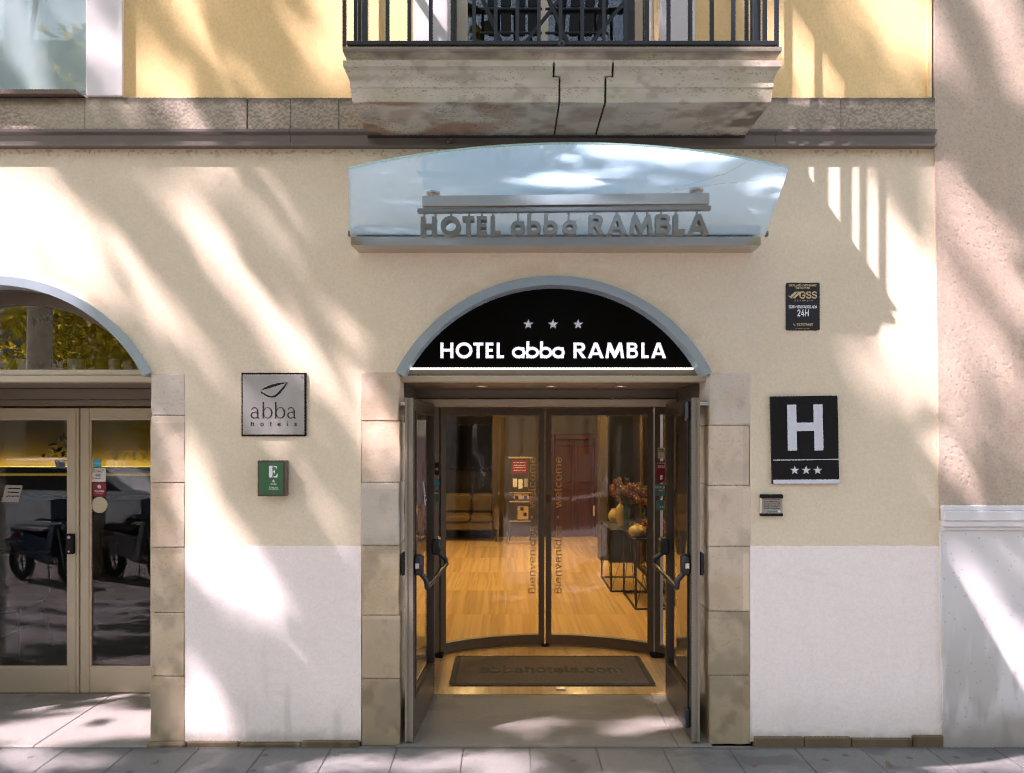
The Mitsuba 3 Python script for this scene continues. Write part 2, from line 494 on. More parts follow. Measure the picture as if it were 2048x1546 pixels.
mat('m_bark', principled(mikit.proc(c_bark), .9, spec=.2))
mat('m_leaf', {'type': 'principledthin', 'base_color': mikit.proc(c_leaf), 'roughness': .55, 'diff_trans': .9, 'eta': 1.4})
mat('m_leaf_far', {'type': 'principledthin', 'base_color': mikit.proc(c_leaf_far), 'roughness': .55, 'diff_trans': 1.2, 'eta': 1.4})
mat('m_glass', {'type': 'thindielectric', 'int_ior': 1.52})
mat('m_glass_slide', {'type': 'thindielectric', 'int_ior': 1.6, 'specular_transmittance': rgb(.88, .82, .74)})
mat('m_glass_door', {'type': 'thindielectric', 'int_ior': 1.5, 'specular_transmittance': rgb(.6, .64, .64)})
mat('m_glass_arch', {'type': 'thindielectric', 'int_ior': 2.2, 'specular_transmittance': rgb(.5, .52, .52)})
mat('m_canopy_glass', {'type': 'principledthin', 'base_color': rgb(.62, .86, 1.0), 'roughness': .03, 'diff_trans': 1.45, 'eta': 1.5})
flat('m_glass_edge', (.30, .48, .45), .2)
flat('m_black_gloss', (.004, .004, .004), .12, spec=.06)
flat('m_black', (.006, .006, .007), .45, spec=.25)
flat('m_white_print', (.78, .78, .84), .5)
flat('m_grey_print', (.62, .64, .70), .45)
flat('m_navy', (.013, .015, .022), .4)
flat('m_gold', (.58, .46, .25), .5)
flat('m_iron', (.013, .017, .022), .4)
flat('m_champagne', (.52, .45, .335), .38, .25)
flat('m_champagne_dark', (.21, .175, .135), .4, .3)
flat('m_bronze', (.15, .12, .09), .4, .25)
flat('m_belt', (.17, .145, .13), .42, .35)
flat('m_arch', (.36, .43, .47), .35, .3)
flat('m_steel', (.55, .53, .50), .28, .9)
flat('m_letter_steel', (.25, .28, .28), .36, .6)
flat('m_plaque', (.37, .355, .335), .5, .1)
flat('m_leaf_edge', (.26, .23, .185), .4, .3)
flat('m_leaf_frame', (.075, .058, .045), .38, .3)
flat('m_ink', (.008, .012, .022), .4)
flat('m_green', (.05, .14, .065), .3)
flat('m_brown_frame', (.085, .055, .04), .4)
flat('m_white', (.75, .74, .72), .5)
flat('m_surround', (.72, .69, .67), .85)
flat('m_mortar', (.05, .042, .035), .9)
flat('m_dark_wall', (.010, .0055, .005), .6, spec=.2)
flat('m_ceiling', (.55, .48, .40), .8)
flat('m_lobby_wall', (.06, .03, .018), .7)
flat('m_room_dark', (.03, .026, .022), .7)
flat('m_grey_column', (.075, .052, .04), .45)
flat('m_brass', (.10, .065, .02), .4, .3)
flat('m_leather', (.105, .066, .024), .5)
flat('m_vase', (.40, .30, .10), .5)
flat('m_pink_flower', (.26, .065, .05), .8)
flat('m_red', (.21, .010, .024), .4)
flat('m_blue', (.03, .36, .62), .4)
flat('m_teal', (.09, .20, .18), .4)
flat('m_cream_sticker', (.52, .47, .33), .5)
flat('m_kraft', (.45, .30, .14), .7)
flat('m_teal_chair', (.012, .035, .038), .5)
flat('m_blind', (.36, .47, .47), .8)
mat('m_etched', {'type': 'principledthin', 'base_color': rgb(.62, .52, .38), 'roughness': .5, 'diff_trans': 1.3, 'eta': 1.3})
flat('m_rubber', (.015, .015, .015), .8)
flat('m_asphalt', (.13, .118, .10), .9)
flat('m_car_white', (.70, .71, .72), .2)
flat('m_car_glass', (.01, .012, .014), .05)
flat('m_chrome', (.7, .7, .7), .15, 1.)
flat('m_moto_metal', (.12, .12, .12), .3, .8)
flat('m_moto_green', (.035, .085, .06), .3)
flat('m_moto_blue', (.03, .045, .08), .25)
flat('m_moto_grey', (.12, .12, .125), .3)
flat('m_facade', (.42, .35, .27), .8)
flat('m_window_dark', (.02, .022, .026), .1)
flat('m_moulding', (.68, .67, .67), .5)
flat('m_leaf_litter', (.20, .125, .05), .8)
flat('m_sill_metal', (.16, .12, .10), .4, .3)
scene['m_mirror'] = {'type': 'twosided', 'bsdf': {'type': 'roughconductor', 'alpha': .02, 'specular_reflectance': rgb(.85, .82, .78)}}
# ------------------------------------------------------------------ the hotel facade
H = thing('hotel_building', 'hotel facade of cream, white and yellow stucco with two arched openings under a stone balcony', 'building')
ACX, ACZ, R_OUT, R_IN = 0.2706, 1.703, 1.044, .991      # entrance arch
LCX = -3.015                                            # restaurant arch
Z_DADO, Z_BELT0, Z_BELT1, Z_BAND1 = Z(1092), Z(297), Z(262), Z(197)
SPRING = Z(748)


def opening(cx, hw):
    arch = Point(cx, ACZ).buffer(R_OUT - .01, 48).intersection(sbox(cx - 3, SPRING - .01, cx + 3, 9))
    return unary_union([arch, sbox(cx - hw, -1, cx + hw, SPRING)])


open_door = unary_union([opening(ACX, .93), sbox(X(722), -1, X(1500), SPRING)])
open_left = unary_union([opening(LCX, .93), sbox(LCX - 1.12, -1, X(370), SPRING)])
holes = unary_union([open_door, open_left])
full = Polygon([(-7, 0), (2.62, 0), (2.62, Z_BAND1), (-7, Z_BAND1)])
wob = np.random.default_rng(4)
edge_line = [(x, Z_DADO + wob.uniform(-.0028, .0028)) for x in np.arange(-8, 3.05, .045)]     # hand-painted edge between cream and white
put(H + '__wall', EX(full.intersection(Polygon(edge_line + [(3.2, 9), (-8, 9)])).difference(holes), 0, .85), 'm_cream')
dado_zone = full.intersection(Polygon(edge_line + [(3.2, .012), (-8, .012)])).difference(holes)
for q_ in polys(dado_zone):
    put(H + '__white_dado', EX(q_, -.002, .85), 'm_dado', label='white painted lower part of the stucco wall')
# plinth: short dark stones along the foot of the wall
for a, b in ((376, 480), (480, 604), (604, 720), (1506, 1606), (1606, 1700), (1700, 1822), (1822, 1884)):
    put(H + '__plinth', CB(X(a) + .002, X(b) - .002, -.024, .1, -.02, Z(1481 if b < 800 else 1472) + .004 * ((a * 7) % 5 - 2), .006), 'm_plinth')
put(H + '__upper_wall', EX(sbox(-7, Z_BAND1, 2.49, 12.5).difference(sbox(-6, Z_BAND1 + .02, X(177), 6.4)).difference(sbox(X(897), Z_BAND1, X(1319), 6.5)), .002, .32), 'm_yellow', label='yellow stucco upper wall')
put(H + '__upper_wall__edge_strip', CB(2.462, 2.492, -.012, .002, Z_BAND1, 12.5, .004), 'm_yellow')
# rough stone band, block by block
edges = [-40, 173, 496, 583, 679, 980, 1290, 1679, 1868]
edges = [-1300, -700, -330] + edges
for a, b in zip(edges[:-1], edges[1:]):
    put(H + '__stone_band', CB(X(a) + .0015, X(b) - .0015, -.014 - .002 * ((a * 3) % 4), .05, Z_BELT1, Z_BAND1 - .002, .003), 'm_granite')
# metal belt: bent sheet, in sections
prof = [(-.020, Z_BELT1 - .001), (-.042, Z_BELT1 - .004), (-.042, Z_BELT1 - .020), (-.022, Z_BELT1 - .034), (-.022, Z_BELT0 + .018), (-.044, Z_BELT0 + .012), (-.044, Z_BELT0), (.01, Z_BELT0 - .004), (.01, Z_BELT1 - .001)]
secs = [-1300, -240, 583, 1180, 1549, 1866]
for a, b in zip(secs[:-1], secs[1:]):
    m = trimesh.creation.extrude_polygon(Polygon(prof), X(b) - X(a) - .003, engine='earcut')
    v = m.vertices
    m = trimesh.Trimesh(np.stack([X(a) + .0015 + v[:, 2], v[:, 0], v[:, 1]], 1), m.faces)
    m.fix_normals()
    put(H + '__metal_belt', m, 'm_belt')


put(H + '__anchor_bolt', [TUBE([(X(902), .0, Z(290)), (X(902), -.06, Z(289)), (X(898), -.075, Z(294))], .006, 6), TORUS((X(902), -.028, Z(288)), .016, .005, 16, 6)], 'm_sill_metal', label='rusty eye bolt on the metal belt')
# stone jambs
def jamb(key, x0, x1, rows, inner, depth, kinds):
    rr = np.random.default_rng(int(abs(x0) * 100))
    for i, (a, b) in enumerate(zip(rows[:-1], rows[1:])):
        d = [rr.uniform(-.004, .004) for _ in range(4)]
        xa, xb = x0 + d[0] * (inner != 'l'), x1 + d[1] * (inner != 'r')
        if inner == 'r':
            xb = x1 + d[1] * 1.6
        else:
            xa = x0 + d[0] * 1.6
        c = .005
        m = CB(xa, xb, -.003 + d[2] * .6, depth, Z(b) + .0013, Z(a) - .0013, c)
        m = m.subdivide().subdivide()
        v = m.vertices.copy()
        v += (meshkit.noise(v * 14, 3)[:, None] - .5) * .008 * np.array([1, 1, .3])
        put(key + '__stone', trimesh.Trimesh(v, m.faces), {'p': 'm_stone_pale', 't': 'm_stone_tan', 'o': 'm_stone_olive', 's': 'm_stone'}[kinds[i]], smooth=40)
    put(key + '__joint', B(x0 + .012, x1 - .012, .006, depth - .01, .0, Z(rows[0]) - .006), 'm_mortar')


jamb(H + '__entrance_jamb', X(722), X(799), (743, 842, 965, 1091, 1231, 1357, 1492), 'r', .24, 'ppstto')
jamb(H + '__entrance_jamb_001', X(1417), X(1500), (746, 851, 971, 1093, 1223, 1351, 1489), 'l', .24, 'spppoo')
jamb(H + '__restaurant_jamb', X(303), X(370), (747, 831, 966, 1095, 1226, 1352, 1483), 'l', .24, 'sppttо'.replace('о', 'o'))
put(H + '__restaurant_jamb__foot_stone', CB(X(298), X(374), -.04, .22, -.02, Z(1482), .01), 'm_plinth')
# sliver of wall between jambs and opening top is covered by the arch trims


def arch_trim(key, cx):
    ring = Point(cx, ACZ).buffer(R_OUT, 64).difference(Point(cx, ACZ).buffer(R_IN, 64))
    cut = Polygon([(cx, ACZ - .4), (cx - 3, Z(742) - 1.2 * 0 - .0), (cx - 3, 6), (cx + 3, 6), (cx + 3, Z(742)), (cx, ACZ - .4)])
    wedge = Polygon([(cx, ACZ + .02), (cx - 2.2, ACZ + .02 + 2.2 * .495), (cx - 2.2, 6), (cx + 2.2, 6), (cx + 2.2, ACZ + .02 + 2.2 * .495)])
    put(key, EX(ring.intersection(wedge), -.022, .125), 'm_arch', smooth=30)


arch_trim(H + '__arch_trim', ACX)
arch_trim(H + '__arch_trim', LCX)

# ---- entrance: header, soffit, downlights, linings
z_sof = Z(765, .13)
put(H + '__entrance_header', [CB(X(803, .13), X(1414, .13), .10, .16, Z(751, .13), Z(740, .13), .003)], 'm_champagne_dark')
put(H + '__entrance_header', [CB(X(803, .13), X(1414, .13), .075, .16, z_sof, Z(752, .1), .003)], 'm_champagne')
put(H + '__entrance_soffit', B(-.64, 1.18, .16, .84, z_sof + .002, z_sof + .03), 'm_champagne_dark')
y_dh = .84
put(H + '__door_head', CB(-.64, 1.18, y_dh, y_dh + .08, Z(797, y_dh), z_sof + .002, .003), 'm_champagne_dark')
put(H + '__door_head', CB(-.64, 1.18, y_dh - .035, y_dh + .10, Z(812, y_dh - .035), Z(798, y_dh - .035), .004), 'm_champagne')
for px in (963, 1102, 1241):
    x = X(px, .5)
    k = put(H + '__downlight', trimesh.util.concatenate([TORUS((0, 0, 0), .036, .004, 28, 6)]).apply_transform(trimesh.transformations.rotation_matrix(math.pi / 2, [1, 0, 0])).apply_translation([x, .5, z_sof]), 'm_chrome', smooth=True)
    lamp = DISC((x, .5, z_sof + .001), .03, (0, 0, 1), .002)
    put(k + '__bulb', lamp, 'm_white')
    scene[k + '__bulb']['emitter'] = {'type': 'area', 'radiance': rgb(.35, .25, .15)}
for s, xw in ((1, X(800)), (-1, X(1416))):
    put(H + '__reveal_lining', B(xw - .02 * (s > 0) - .0, xw + .02 * (s < 0), .25, .84, .0, z_sof), 'm_bronze')
# fascia sign
F = thing('fascia_sign', 'black arched panel over the entrance with three stars and white HOTEL abba RAMBLA lettering', 'sign')
YF = .10
seg = Point(ACX, ACZ).buffer(R_IN + .004, 64).intersection(sbox(-2, Z(735, YF), 3, 5))
put(F + '__panel', EX(seg, YF, YF + .03), 'm_black_gloss')
FX = lambda zx: X(680 + zx / 2.438, YF)
FZ = lambda zy: Z(520 + zy / 2.438, YF)
for ch, a, b in (('H', 489, 553), ('O', 564, 646), ('T', 649, 699), ('E', 710, 748), ('L', 764, 800), ('a', 838, 900), ('b', 908, 970), ('b', 975, 1034), ('a', 1033, 1092),
                 ('R', 1138, 1200), ('A', 1208, 1286), ('M', 1293, 1386), ('B', 1410, 1456 if False else 1452), ('L', 1468, 1506), ('A', 1516, 1590)):
    if ch == 'B':
        a, b = 1398, 1453
    h = FZ(403) - FZ(479)
    w = (FX(b) - FX(a)) / h
    g = affinity.translate(affinity.scale(glyph(ch, w), h, h, origin=(0, 0)), FX(a), FZ(479))
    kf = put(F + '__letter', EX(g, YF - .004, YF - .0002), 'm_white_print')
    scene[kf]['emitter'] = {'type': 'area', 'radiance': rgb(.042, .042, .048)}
for zx in (918, 1039, 1161):
    put(F + '__star', EX(star(FX(zx), FZ(314), .031), YF - .004, YF - .0002), 'm_white_print')
put(F + '__light_strip', CB(X(817, .08), X(1386, .08), .068, .085, Z(739.5, .08), Z(735.5, .08), .001), 'm_white', label='thin lit strip along the foot of the black panel')
scene[F + '__light_strip']['emitter'] = {'type': 'area', 'radiance': rgb(.085, .083, .08)}

# ---- restaurant: arch window, header, doors
YW = .25
win = Point(LCX, ACZ).buffer(R_IN, 64).intersection(sbox(LCX - 2, Z(740, YW), LCX + 2, 5))
inner = Point(LCX, ACZ - .03).buffer(R_IN - .04, 64).intersection(sbox(LCX - 2, Z(740, YW), LCX + 2, 5))
AW = H + '__arch_window'
put(AW + '__frame', EX(win.difference(inner), YW - .02, YW + .04), 'm_bronze')
put(AW + '__pane', FLAT(inner.buffer(.01), YW + .01), 'm_glass_arch')
put(H + '__arch_soffit', EX(Point(LCX, ACZ).buffer(R_IN + .012, 64).difference(Point(LCX, ACZ).buffer(R_IN, 64)).intersection(sbox(LCX - 2, Z(742), LCX + 2, 5)), .125, YW + .1), 'm_bronze')
xl0, xl1 = LCX - .99, X(303) + .06
put(H + '__restaurant_header', CB(xl0, xl1, YW - .03, YW + .06, Z(751, YW), Z(740, YW), .003), 'm_champagne')
put(H + '__restaurant_header', CB(xl0, xl1, YW - .05, YW + .06, Z(765, YW), Z(752, YW), .003), 'm_champagne')
YD = .88
zs = Z(765, YW)
put(H + '__restaurant_soffit', B(xl0, xl1, YW + .06, YD, zs + .002, zs + .03), 'm_champagne_dark')
put(H + '__restaurant_transom', CB(xl0, xl1, YD - .03, YD + .05, Z(799, YD), zs, .004), 'm_champagne_dark')
put(H + '__restaurant_transom', CB(xl0, xl1, YD - .005, YD + .05, Z(812, YD), Z(799.5, YD), .004), 'm_champagne_dark')
put(H + '__restaurant_reveal', B(X(303) + .06, X(303) + .09, .24, YD + .05, 0, zs), 'm_cream')
put(H + '__restaurant_reveal', B(LCX - 1.02, LCX - .99, .24, YD + .05, 0, zs), 'm_cream')


def frame_door(key, x0, x1, z0, z1, y, st0, st1, top, bot, m):
    """framed glass leaf"""
    put(key + '__frame', [CB(x0, x0 + st0, y, y + .045, z0, z1, .004), CB(x1 - st1, x1, y, y + .045, z0, z1, .004),
                          CB(x0 + st0, x1 - st1, y + .002, y + .043, z1 - top, z1, .004), CB(x0 + st0, x1 - st1, y + .002, y + .043, z0, z0 + bot, .004),
                          ], m)
    b = .012
    put(key + '__glazing_bead', [B(x0 + st0, x0 + st0 + b, y + .008, y + .02, z0 + bot, z1 - top), B(x1 - st1 - b, x1 - st1, y + .008, y + .02, z0 + bot, z1 - top),
                                 B(x0 + st0 + b, x1 - st1 - b, y + .008, y + .02, z0 + bot, z0 + bot + b), B(x0 + st0 + b, x1 - st1 - b, y + .008, y + .02, z1 - top - b, z1 - top)], m)
    put(key + '__pane', FLAT(sbox(x0 + st0, z0 + bot, x1 - st1, z1 - top), y + .022), 'm_glass_door')


zd0, zd1 = Z(1386, YD), Z(816, YD)
RD = H + '__restaurant_door'
frame_door(RD, X(160, YD), X(303, YD) + .10, zd0, zd1, YD, X(178, YD) - X(160, YD), .1, Z(816, YD) - Z(837, YD), Z(1336, YD) - Z(1386, YD), 'm_champagne')
RD2 = H + '__restaurant_door_001'
frame_door(RD2, LCX - .93, X(152, YD), zd0, zd1, YD, .1, X(152, YD) - X(136, YD), Z(816, YD) - Z(837, YD), Z(1336, YD) - Z(1386, YD), 'm_champagne')
put(H + '__door_mullion', CB(X(153.5, YD), X(158.5, YD), YD - .008, YD + .03, zd0, zd1, .003), 'm_champagne')
lx0, lx1, lz0, lz1 = X(136.5, YD), X(151, YD), Z(1107, YD), Z(1067, YD)
put(RD2 + '__lock', [CB(lx0, lx1, YD - .035, YD, lz0, lz1, .006)], 'm_black', label='black electronic lock on the door stile')
put(RD2 + '__lock_button', [DISC(((lx0 + lx1) / 2, YD - .037, lz1 - .022), .011, (0, 1, 0), .006), DISC(((lx0 + lx1) / 2, YD - .037, lz0 + .02), .007, (0, 1, 0), .006)], 'm_steel')
put(H + '__restaurant_threshold', B(xl0, xl1, YD - .01, YD + .12, -.01, zd0), 'm_bronze')

# ---- entrance leaves, standing open at right angles to the street
zl0, zl1 = .012, Z(797)


def leaf(key, xf, xb, side):
    """xf, xb: inner face at the free edge (y=0) and at the hinge (y=.82); side: +1 = thickness towards +x"""
    L = math.hypot(.82, xb - xf)
    ang = math.atan2(xb - xf, .82)
    M = trimesh.transformations.translation_matrix([xf, 0, 0]) @ trimesh.transformations.rotation_matrix(-ang, [0, 0, 1])

    def at(m):
        return m.copy().apply_transform(M)
    t = .05 * side
    st, top, bot = .055, .075, .235
    put(key + '__frame', [at(CB(0, t, 0, st, zl0, zl1, .005)), at(CB(0, t, L - st, L, zl0, zl1, .005)), at(CB(0, t, st, L - st, zl1 - top, zl1, .004)), at(CB(0, t, st, L - st, zl0, zl0 + bot, .004))], 'm_leaf_frame')
    # milled aluminium profile on the free edge
    put(key + '__edge_profile', [at(B(t * (.04 + .32 * i), t * (.34 + .32 * i), -.012 + .006 * (i % 2), 0.0, zl0 + .002, zl1 + .004)) for i in range(3)], 'm_leaf_edge')
    put(key + '__glazing_bead', [at(B(-.006 * side, .01 * side, st, st + .012, zl0 + bot, zl1 - top)), at(B(-.006 * side, .01 * side, L - st - .012, L - st, zl0 + bot, zl1 - top)),
                                 at(B(-.006 * side, .01 * side, st, L - st, zl0 + bot, zl0 + bot + .012)), at(B(-.006 * side, .01 * side, st, L - st, zl1 - top - .012, zl1 - top))], 'm_leaf_frame')
    g = trimesh.Trimesh([[t / 2, st, zl0 + bot], [t / 2, L - st, zl0 + bot], [t / 2, L - st, zl1 - top], [t / 2, st, zl1 - top]], [[0, 1, 2], [0, 2, 3]], process=False)
    put(key + '__pane', at(g), 'm_glass')
    s = -side
    k = key
    put(k + '__panic_bar', [at(CB(0, .052 * s, .005, .075, .985, 1.105, .012)), at(CB(0, .06 * s, .66, .79, 1.005, 1.115, .014)), at(CB(t, t - .03 * s, .005, .075, .985, 1.12, .01)),
                            at(TUBE([(.03 * s, .045, 1.0), (.065 * s, .06, .95), (.07 * s, .07, .905)], .016)), at(TUBE([(.035 * s, .70, 1.02), (.09 * s, .72, .97), (.095 * s, .72, .935)], .015)),
                            at(TUBE([(.07 * s, .06, .905), (.095 * s, .735, .935)], .0145, 12))], 'm_iron', smooth=40, label='black push bar with two lock cases')
    put(k + '__latch', at(B(.012 * s, .034 * s, -.006, .005, 1.03, 1.06)), 'm_chrome')
    put(k + '__door_stop', [at(TUBE([(t + .0, .03, zl1 - .03), (t + .05 * side, .03, zl1 - .03)], .014, 12)), at(TUBE([(t + .05 * side, .03, zl1 - .03), (t + .07 * side, .03, zl1 - .03)], .02, 12))], 'm_steel', smooth=40)
    return at


at_l = leaf(H + '__entrance_door', -.553, -.506, -1)
at_r = leaf(H + '__entrance_door_001', 1.080, 1.098, 1)
put(H + '__entrance_door_001__bolt_case', [at_r(CB(.0, -.03, .01, .065, .08, .20, .01)), at_r(CB(.0, -.03, .005, .09, zl1 - .13, zl1 - .01, .012)), at_r(TUBE([(-.012, .03, .2), (-.012, .03, zl1 - .12)], .006))], 'm_iron', label='black rod bolt with end cases')
put(H + '__entrance_door__handle_mark', at_l(TUBE([(.0, .42, 1.42), (-.006, .38, 1.52), (-.006, .45, 1.36), (-.003, .48, 1.40)], .003, 5)), 'm_grey_print')

# ---- curved sliding doors
SCX, SY, SR = .324, 2.12 - 1.463, 1.463         # circle in plan: centre (SCX, SY)


def arc(t0, t1, n=14, r=SR):
    return [(SCX + r * math.sin(t), SY + r * math.cos(t)) for t in np.linspace(t0, t1, n)]


def bent(t0, t1, z0, z1, th=.04, n=14):
    o, i = arc(t0, t1, n, SR + th / 2), arc(t0, t1, n, SR - th / 2)
    p = Polygon(o + i[::-1])
    m = trimesh.creation.extrude_polygon(p, z1 - z0, engine='earcut')
    m.apply_translation([0, 0, z0])
    return m


def bent_sheet(t0, t1, z0, z1, n=14):
    a = arc(t0, t1, n)
    v = [(x, y, z) for x, y in a for z in (z0, z1)]
    f = []
    for i in range(n - 1):
        f += [[2 * i, 2 * i + 2, 2 * i + 3], [2 * i, 2 * i + 3, 2 * i + 1]]
    return trimesh.Trimesh(v, f, process=False)


th_l, th_r, th_0 = -math.asin(.8875 / SR), math.asin(.8875 / SR), 0.0
zt, zb, zr = 1.985, .012, .095
SD = []
for i, (a, b) in enumerate(((th_l, th_0 - .004), (th_0 + .004, th_r))):
    k = H + '__sliding_door' + ('' if i == 0 else '_001')
    w = .034
    put(k + '__frame', [bent(a, a + w, zb, zt + .06, .05, 4), bent(b - w, b, zb, zt + .06, .05, 4), bent(a + w, b - w, zb, zr, .045), bent(a + w, b - w, zt, zt + .06, .045)], 'm_bronze')
    put(k + '__pane', bent_sheet(a + w, b - w, zr, zt), 'm_glass_slide', smooth=True)
    SD.append((k, a, b))
put(H + '__sliding_door_001__lock', CB(SCX + .012, SCX + .045, 2.12 - .045, 2.12 - .02, Z(1005, 2.1), Z(990, 2.1), .002), 'm_brass')
for a, b in ((-1.12, th_l - .012), (th_r + .012, 1.12)):
    k = H + '__side_light' + ('' if a < 0 else '_001')
    put(k + '__frame', [bent(a, b, zb, zr, .045, 8), bent(a, b, zt, zt + .06, .045, 8), bent(*((b - .034, b) if a < 0 else (a, a + .034)), zr, zt, .05, 4)], 'm_bronze')
    put(k + '__pane', bent_sheet(a, b, zr, zt, 8), 'm_glass', smooth=True)
put(H + '__sliding_track', bent(-1.15, 1.15, zt + .06, zt + .30, .10, 24), 'm_champagne_dark')
for t in (th_l - .01, th_r + .01):
    x, y = SCX + SR * math.sin(t), SY + SR * math.cos(t)
    put(H + '__floor_guide', CB(x - .05, x + .05, y - .09, y + .01, .005, .03, .004), 'm_black')
put(H + '__floor_guide', CB(SCX - .03, SCX + .03, 2.05, 2.10, .005, .02, .004), 'm_black')


# welcome lettering, reading upwards on each glass leaf
def vert_text(text, px, py0, py1, hx, y):
    m = meshkit.text_mesh(text, 1.0, .01)
    lo, hi = m.bounds
    v = m.vertices
    zb_, zt_ = Z(py0, y), Z(py1, y)
    sc = (zt_ - zb_) / (hi[0] - lo[0])
    x = X(px, y) - v[:, 1] * hx
    yy = SY + np.sqrt(np.maximum(SR ** 2 - (x - SCX) ** 2, 0)) - .004 - v[:, 2] / .01 * .0015
    return trimesh.Trimesh(np.stack([x, yy, zb_ + (v[:, 0] - lo[0]) * sc], 1), m.faces, process=False)


for (k, a, b), px in zip(SD, (1071, 1123)):
    for txt, y0, y1 in (('Bienvenidos', 1187, 1053), ('·', 1037, 1032), ('welcome', 1016, 914)):
        put(k + '__lettering', vert_text(txt, px, y0, y1, .062, 2.1), 'm_etched', label='translucent upright lettering on the glass')

# ---- upper left window
UW = H + '__upper_window'
put(UW + '__surround', [CB(X(177), X(247.5), -.032, .1, Z_BAND1 + .001, 6.6, .006)], 'm_surround', label='white stone surround')
put(UW + '__surround_lip', [B(X(243), X(250), -.037, -.03, Z_BAND1 + .002, 6.6)], 'm_surround')
put(UW + '__pane', FLAT(sbox(-6, Z(182.5, .03), X(176, .03), 6.4), .03), 'm_glass')
put(UW + '__pane_edge', B(-6, X(176, .03), .022, .030, Z(183.5, .03), Z(182, .03)), 'm_glass_edge')
put(UW + '__blind', B(-6, X(177) + .05, .045, .055, Z(185), 6.4), 'm_blind', label='drawn pale blind behind the glass')
put(UW + '__sill', [hull([(x, y, z) for x, s in ((-6, 0), (X(163), 0)) for y, z in ((-.075, Z(190)), (-.075, Z(195)), (.1, Z(183)), (.1, Z(195)))] + [(X(172), .1, Z(195)), (X(172), -.02, Z(196))])], 'm_sill_metal')
put(UW + '__sill_lip', [B(-6, X(166), -.078, -.06, Z(199), Z(195))], 'm_sill_metal')

# ---- balcony
BA = H + '__balcony'
bx0, bx1, bd = (737 - 1015) / 340, (1487 - 1015) / 340, .47


def layer(z0, e0, z1, e1, xa=None, xb=None):
    """frustum of the balcony profile, between x limits if given"""
    def rect(z, e):
        l, r = (bx0 - e if xa is None else xa), (bx1 + e if xb is None else xb)
        return [(l, -(bd + e), z), (r, -(bd + e), z), (l, .05, z), (r, .05, z)]
    return hull(rect(z0, e0) + rect(z1, e1))


prof_low = [(3.566, .0), (3.603, .004), (3.603, .004), (3.637, .006), (3.641, .010), (3.675, .010), (3.683, .012), (3.691, .015), (3.698, .018), (3.722, .026), (3.731, .034), (3.737, .040), (3.768, .040)]
prof_top = [(3.770, .014), (3.785, .014), (3.806, .034), (3.816, .042), (3.837, .044)]


def pieces(xa0, xb0, xa1, xb1, prof):
    out = []
    for (z0, e0), (z1, e1) in zip(prof[:-1], prof[1:]):
        if z1 - z0 < 1e-6:
            continue
        up = z0 > 3.695
        step = 3.69 < z0 < 3.695                       # the horizontal joint of the keystone's shoulders
        a = (xa1 if (up or (step and xa1 and xa1 > (xa0 or 9))) else xa0)
        b = (xb1 if (up or (step and xb1 and xb1 < (xb0 or -9))) else xb0)
        out.append(layer(z0, e0, z1, e1, a, b))
    return out


put(BA + '__stone', pieces(None, .268, None, .237, prof_low), 'm_balcony')
put(BA + '__stone', pieces(.279, .509, .248, .545, prof_low), 'm_balcony')
put(BA + '__stone', pieces(.521, None, .557, None, prof_low), 'm_balcony')
put(BA + '__core', B(bx0 + .03, bx1 - .03, -bd + .012, .04, 3.572, 3.76), 'm_mortar')
put(BA + '__slab', [layer(a[0], a[1], b[0], b[1]) for a, b in zip(prof_top[:-1], prof_top[1:])], 'm_balcony')
put(BA + '__underside_rim', [B(bx0 + .0, bx1 - .0, -.03, .03, 3.553, 3.5655)], 'm_mortar')
put(BA + '__railing_rail', [CB(bx0 - .025, bx1 + .025, -bd - .025, -bd + .02, 3.857, 3.880, .003), CB(bx0 - .025, bx0 + .02, -bd + .021, .0, 3.862, 3.878, .003), CB(bx1 - .02, bx1 + .025, -bd + .021, .0, 3.862, 3.878, .003),
                            CB(bx0 - .025, bx1 + .025, -bd - .025, -bd + .02, 4.80, 4.83, .004), CB(bx0 - .025, bx0 + .02, -bd + .021, .0, 4.80, 4.83, .004), CB(bx1 - .02, bx1 + .025, -bd + .021, .0, 4.80, 4.83, .004)], 'm_iron')
sc = 340 * 4.5 / (4.5 - bd)
bw = .0095
for i in range(21):
    x = (689 + 43.2 * i - 1015) / sc
    put(BA + '__baluster', B(x - bw, x + bw, -bd - bw, -bd + bw, 3.840 if i in (0, 5, 10, 15, 20) else 3.877, 4.80), 'm_iron')
for xx in (bx0 - .002, bx1 + .002):
    for j in range(1, 5):
        y = -bd + .105 * j
        put(BA + '__baluster', B(xx - bw, xx + bw, y - bw, y + bw, 3.840, 4.80), 'm_iron')
put(BA + '__railing_knob', trimesh.creation.icosphere(2, .022).apply_translation([(1122 - 1015) / sc, -bd - .03, 3.858]), 'm_iron', smooth=True)
# balcony door
BD = H + '__balcony_door'
put(BD + '__surround', [CB(X(828), X(897), -.028, .0, 3.84, 6.6, .005), CB(X(1319), X(1388), -.028, .0, 3.84, 6.6, .005)], 'm_surround')
put(BD + '__reveal', [B(X(897) - .01, X(897), .0, .24, 3.84, 6.5), B(X(1319), X(1319) + .01, .0, .24, 3.84, 6.5)], 'm_surround')
yb = .20
fx = lambda px: X(px, yb)
put(BD + '__frame', [CB(fx(903), fx(912), yb - .02, yb + .05, 3.84, 6.5, .003), CB(fx(1250), fx(1268), yb - .02, yb + .05, 3.84, 6.5, .003)], 'm_iron')
put(BD + '__sash', [CB(fx(912), fx(935), yb, yb + .05, 3.84, 6.5, .005), CB(fx(1268), fx(1287), yb, yb + .05, 3.84, 6.5, .005), CB(fx(1078), fx(1097), yb + .01, yb + .05, 3.84, 6.5, .005), B(fx(935), fx(1250), yb, yb + .04, 3.84, 3.93)], 'm_champagne')
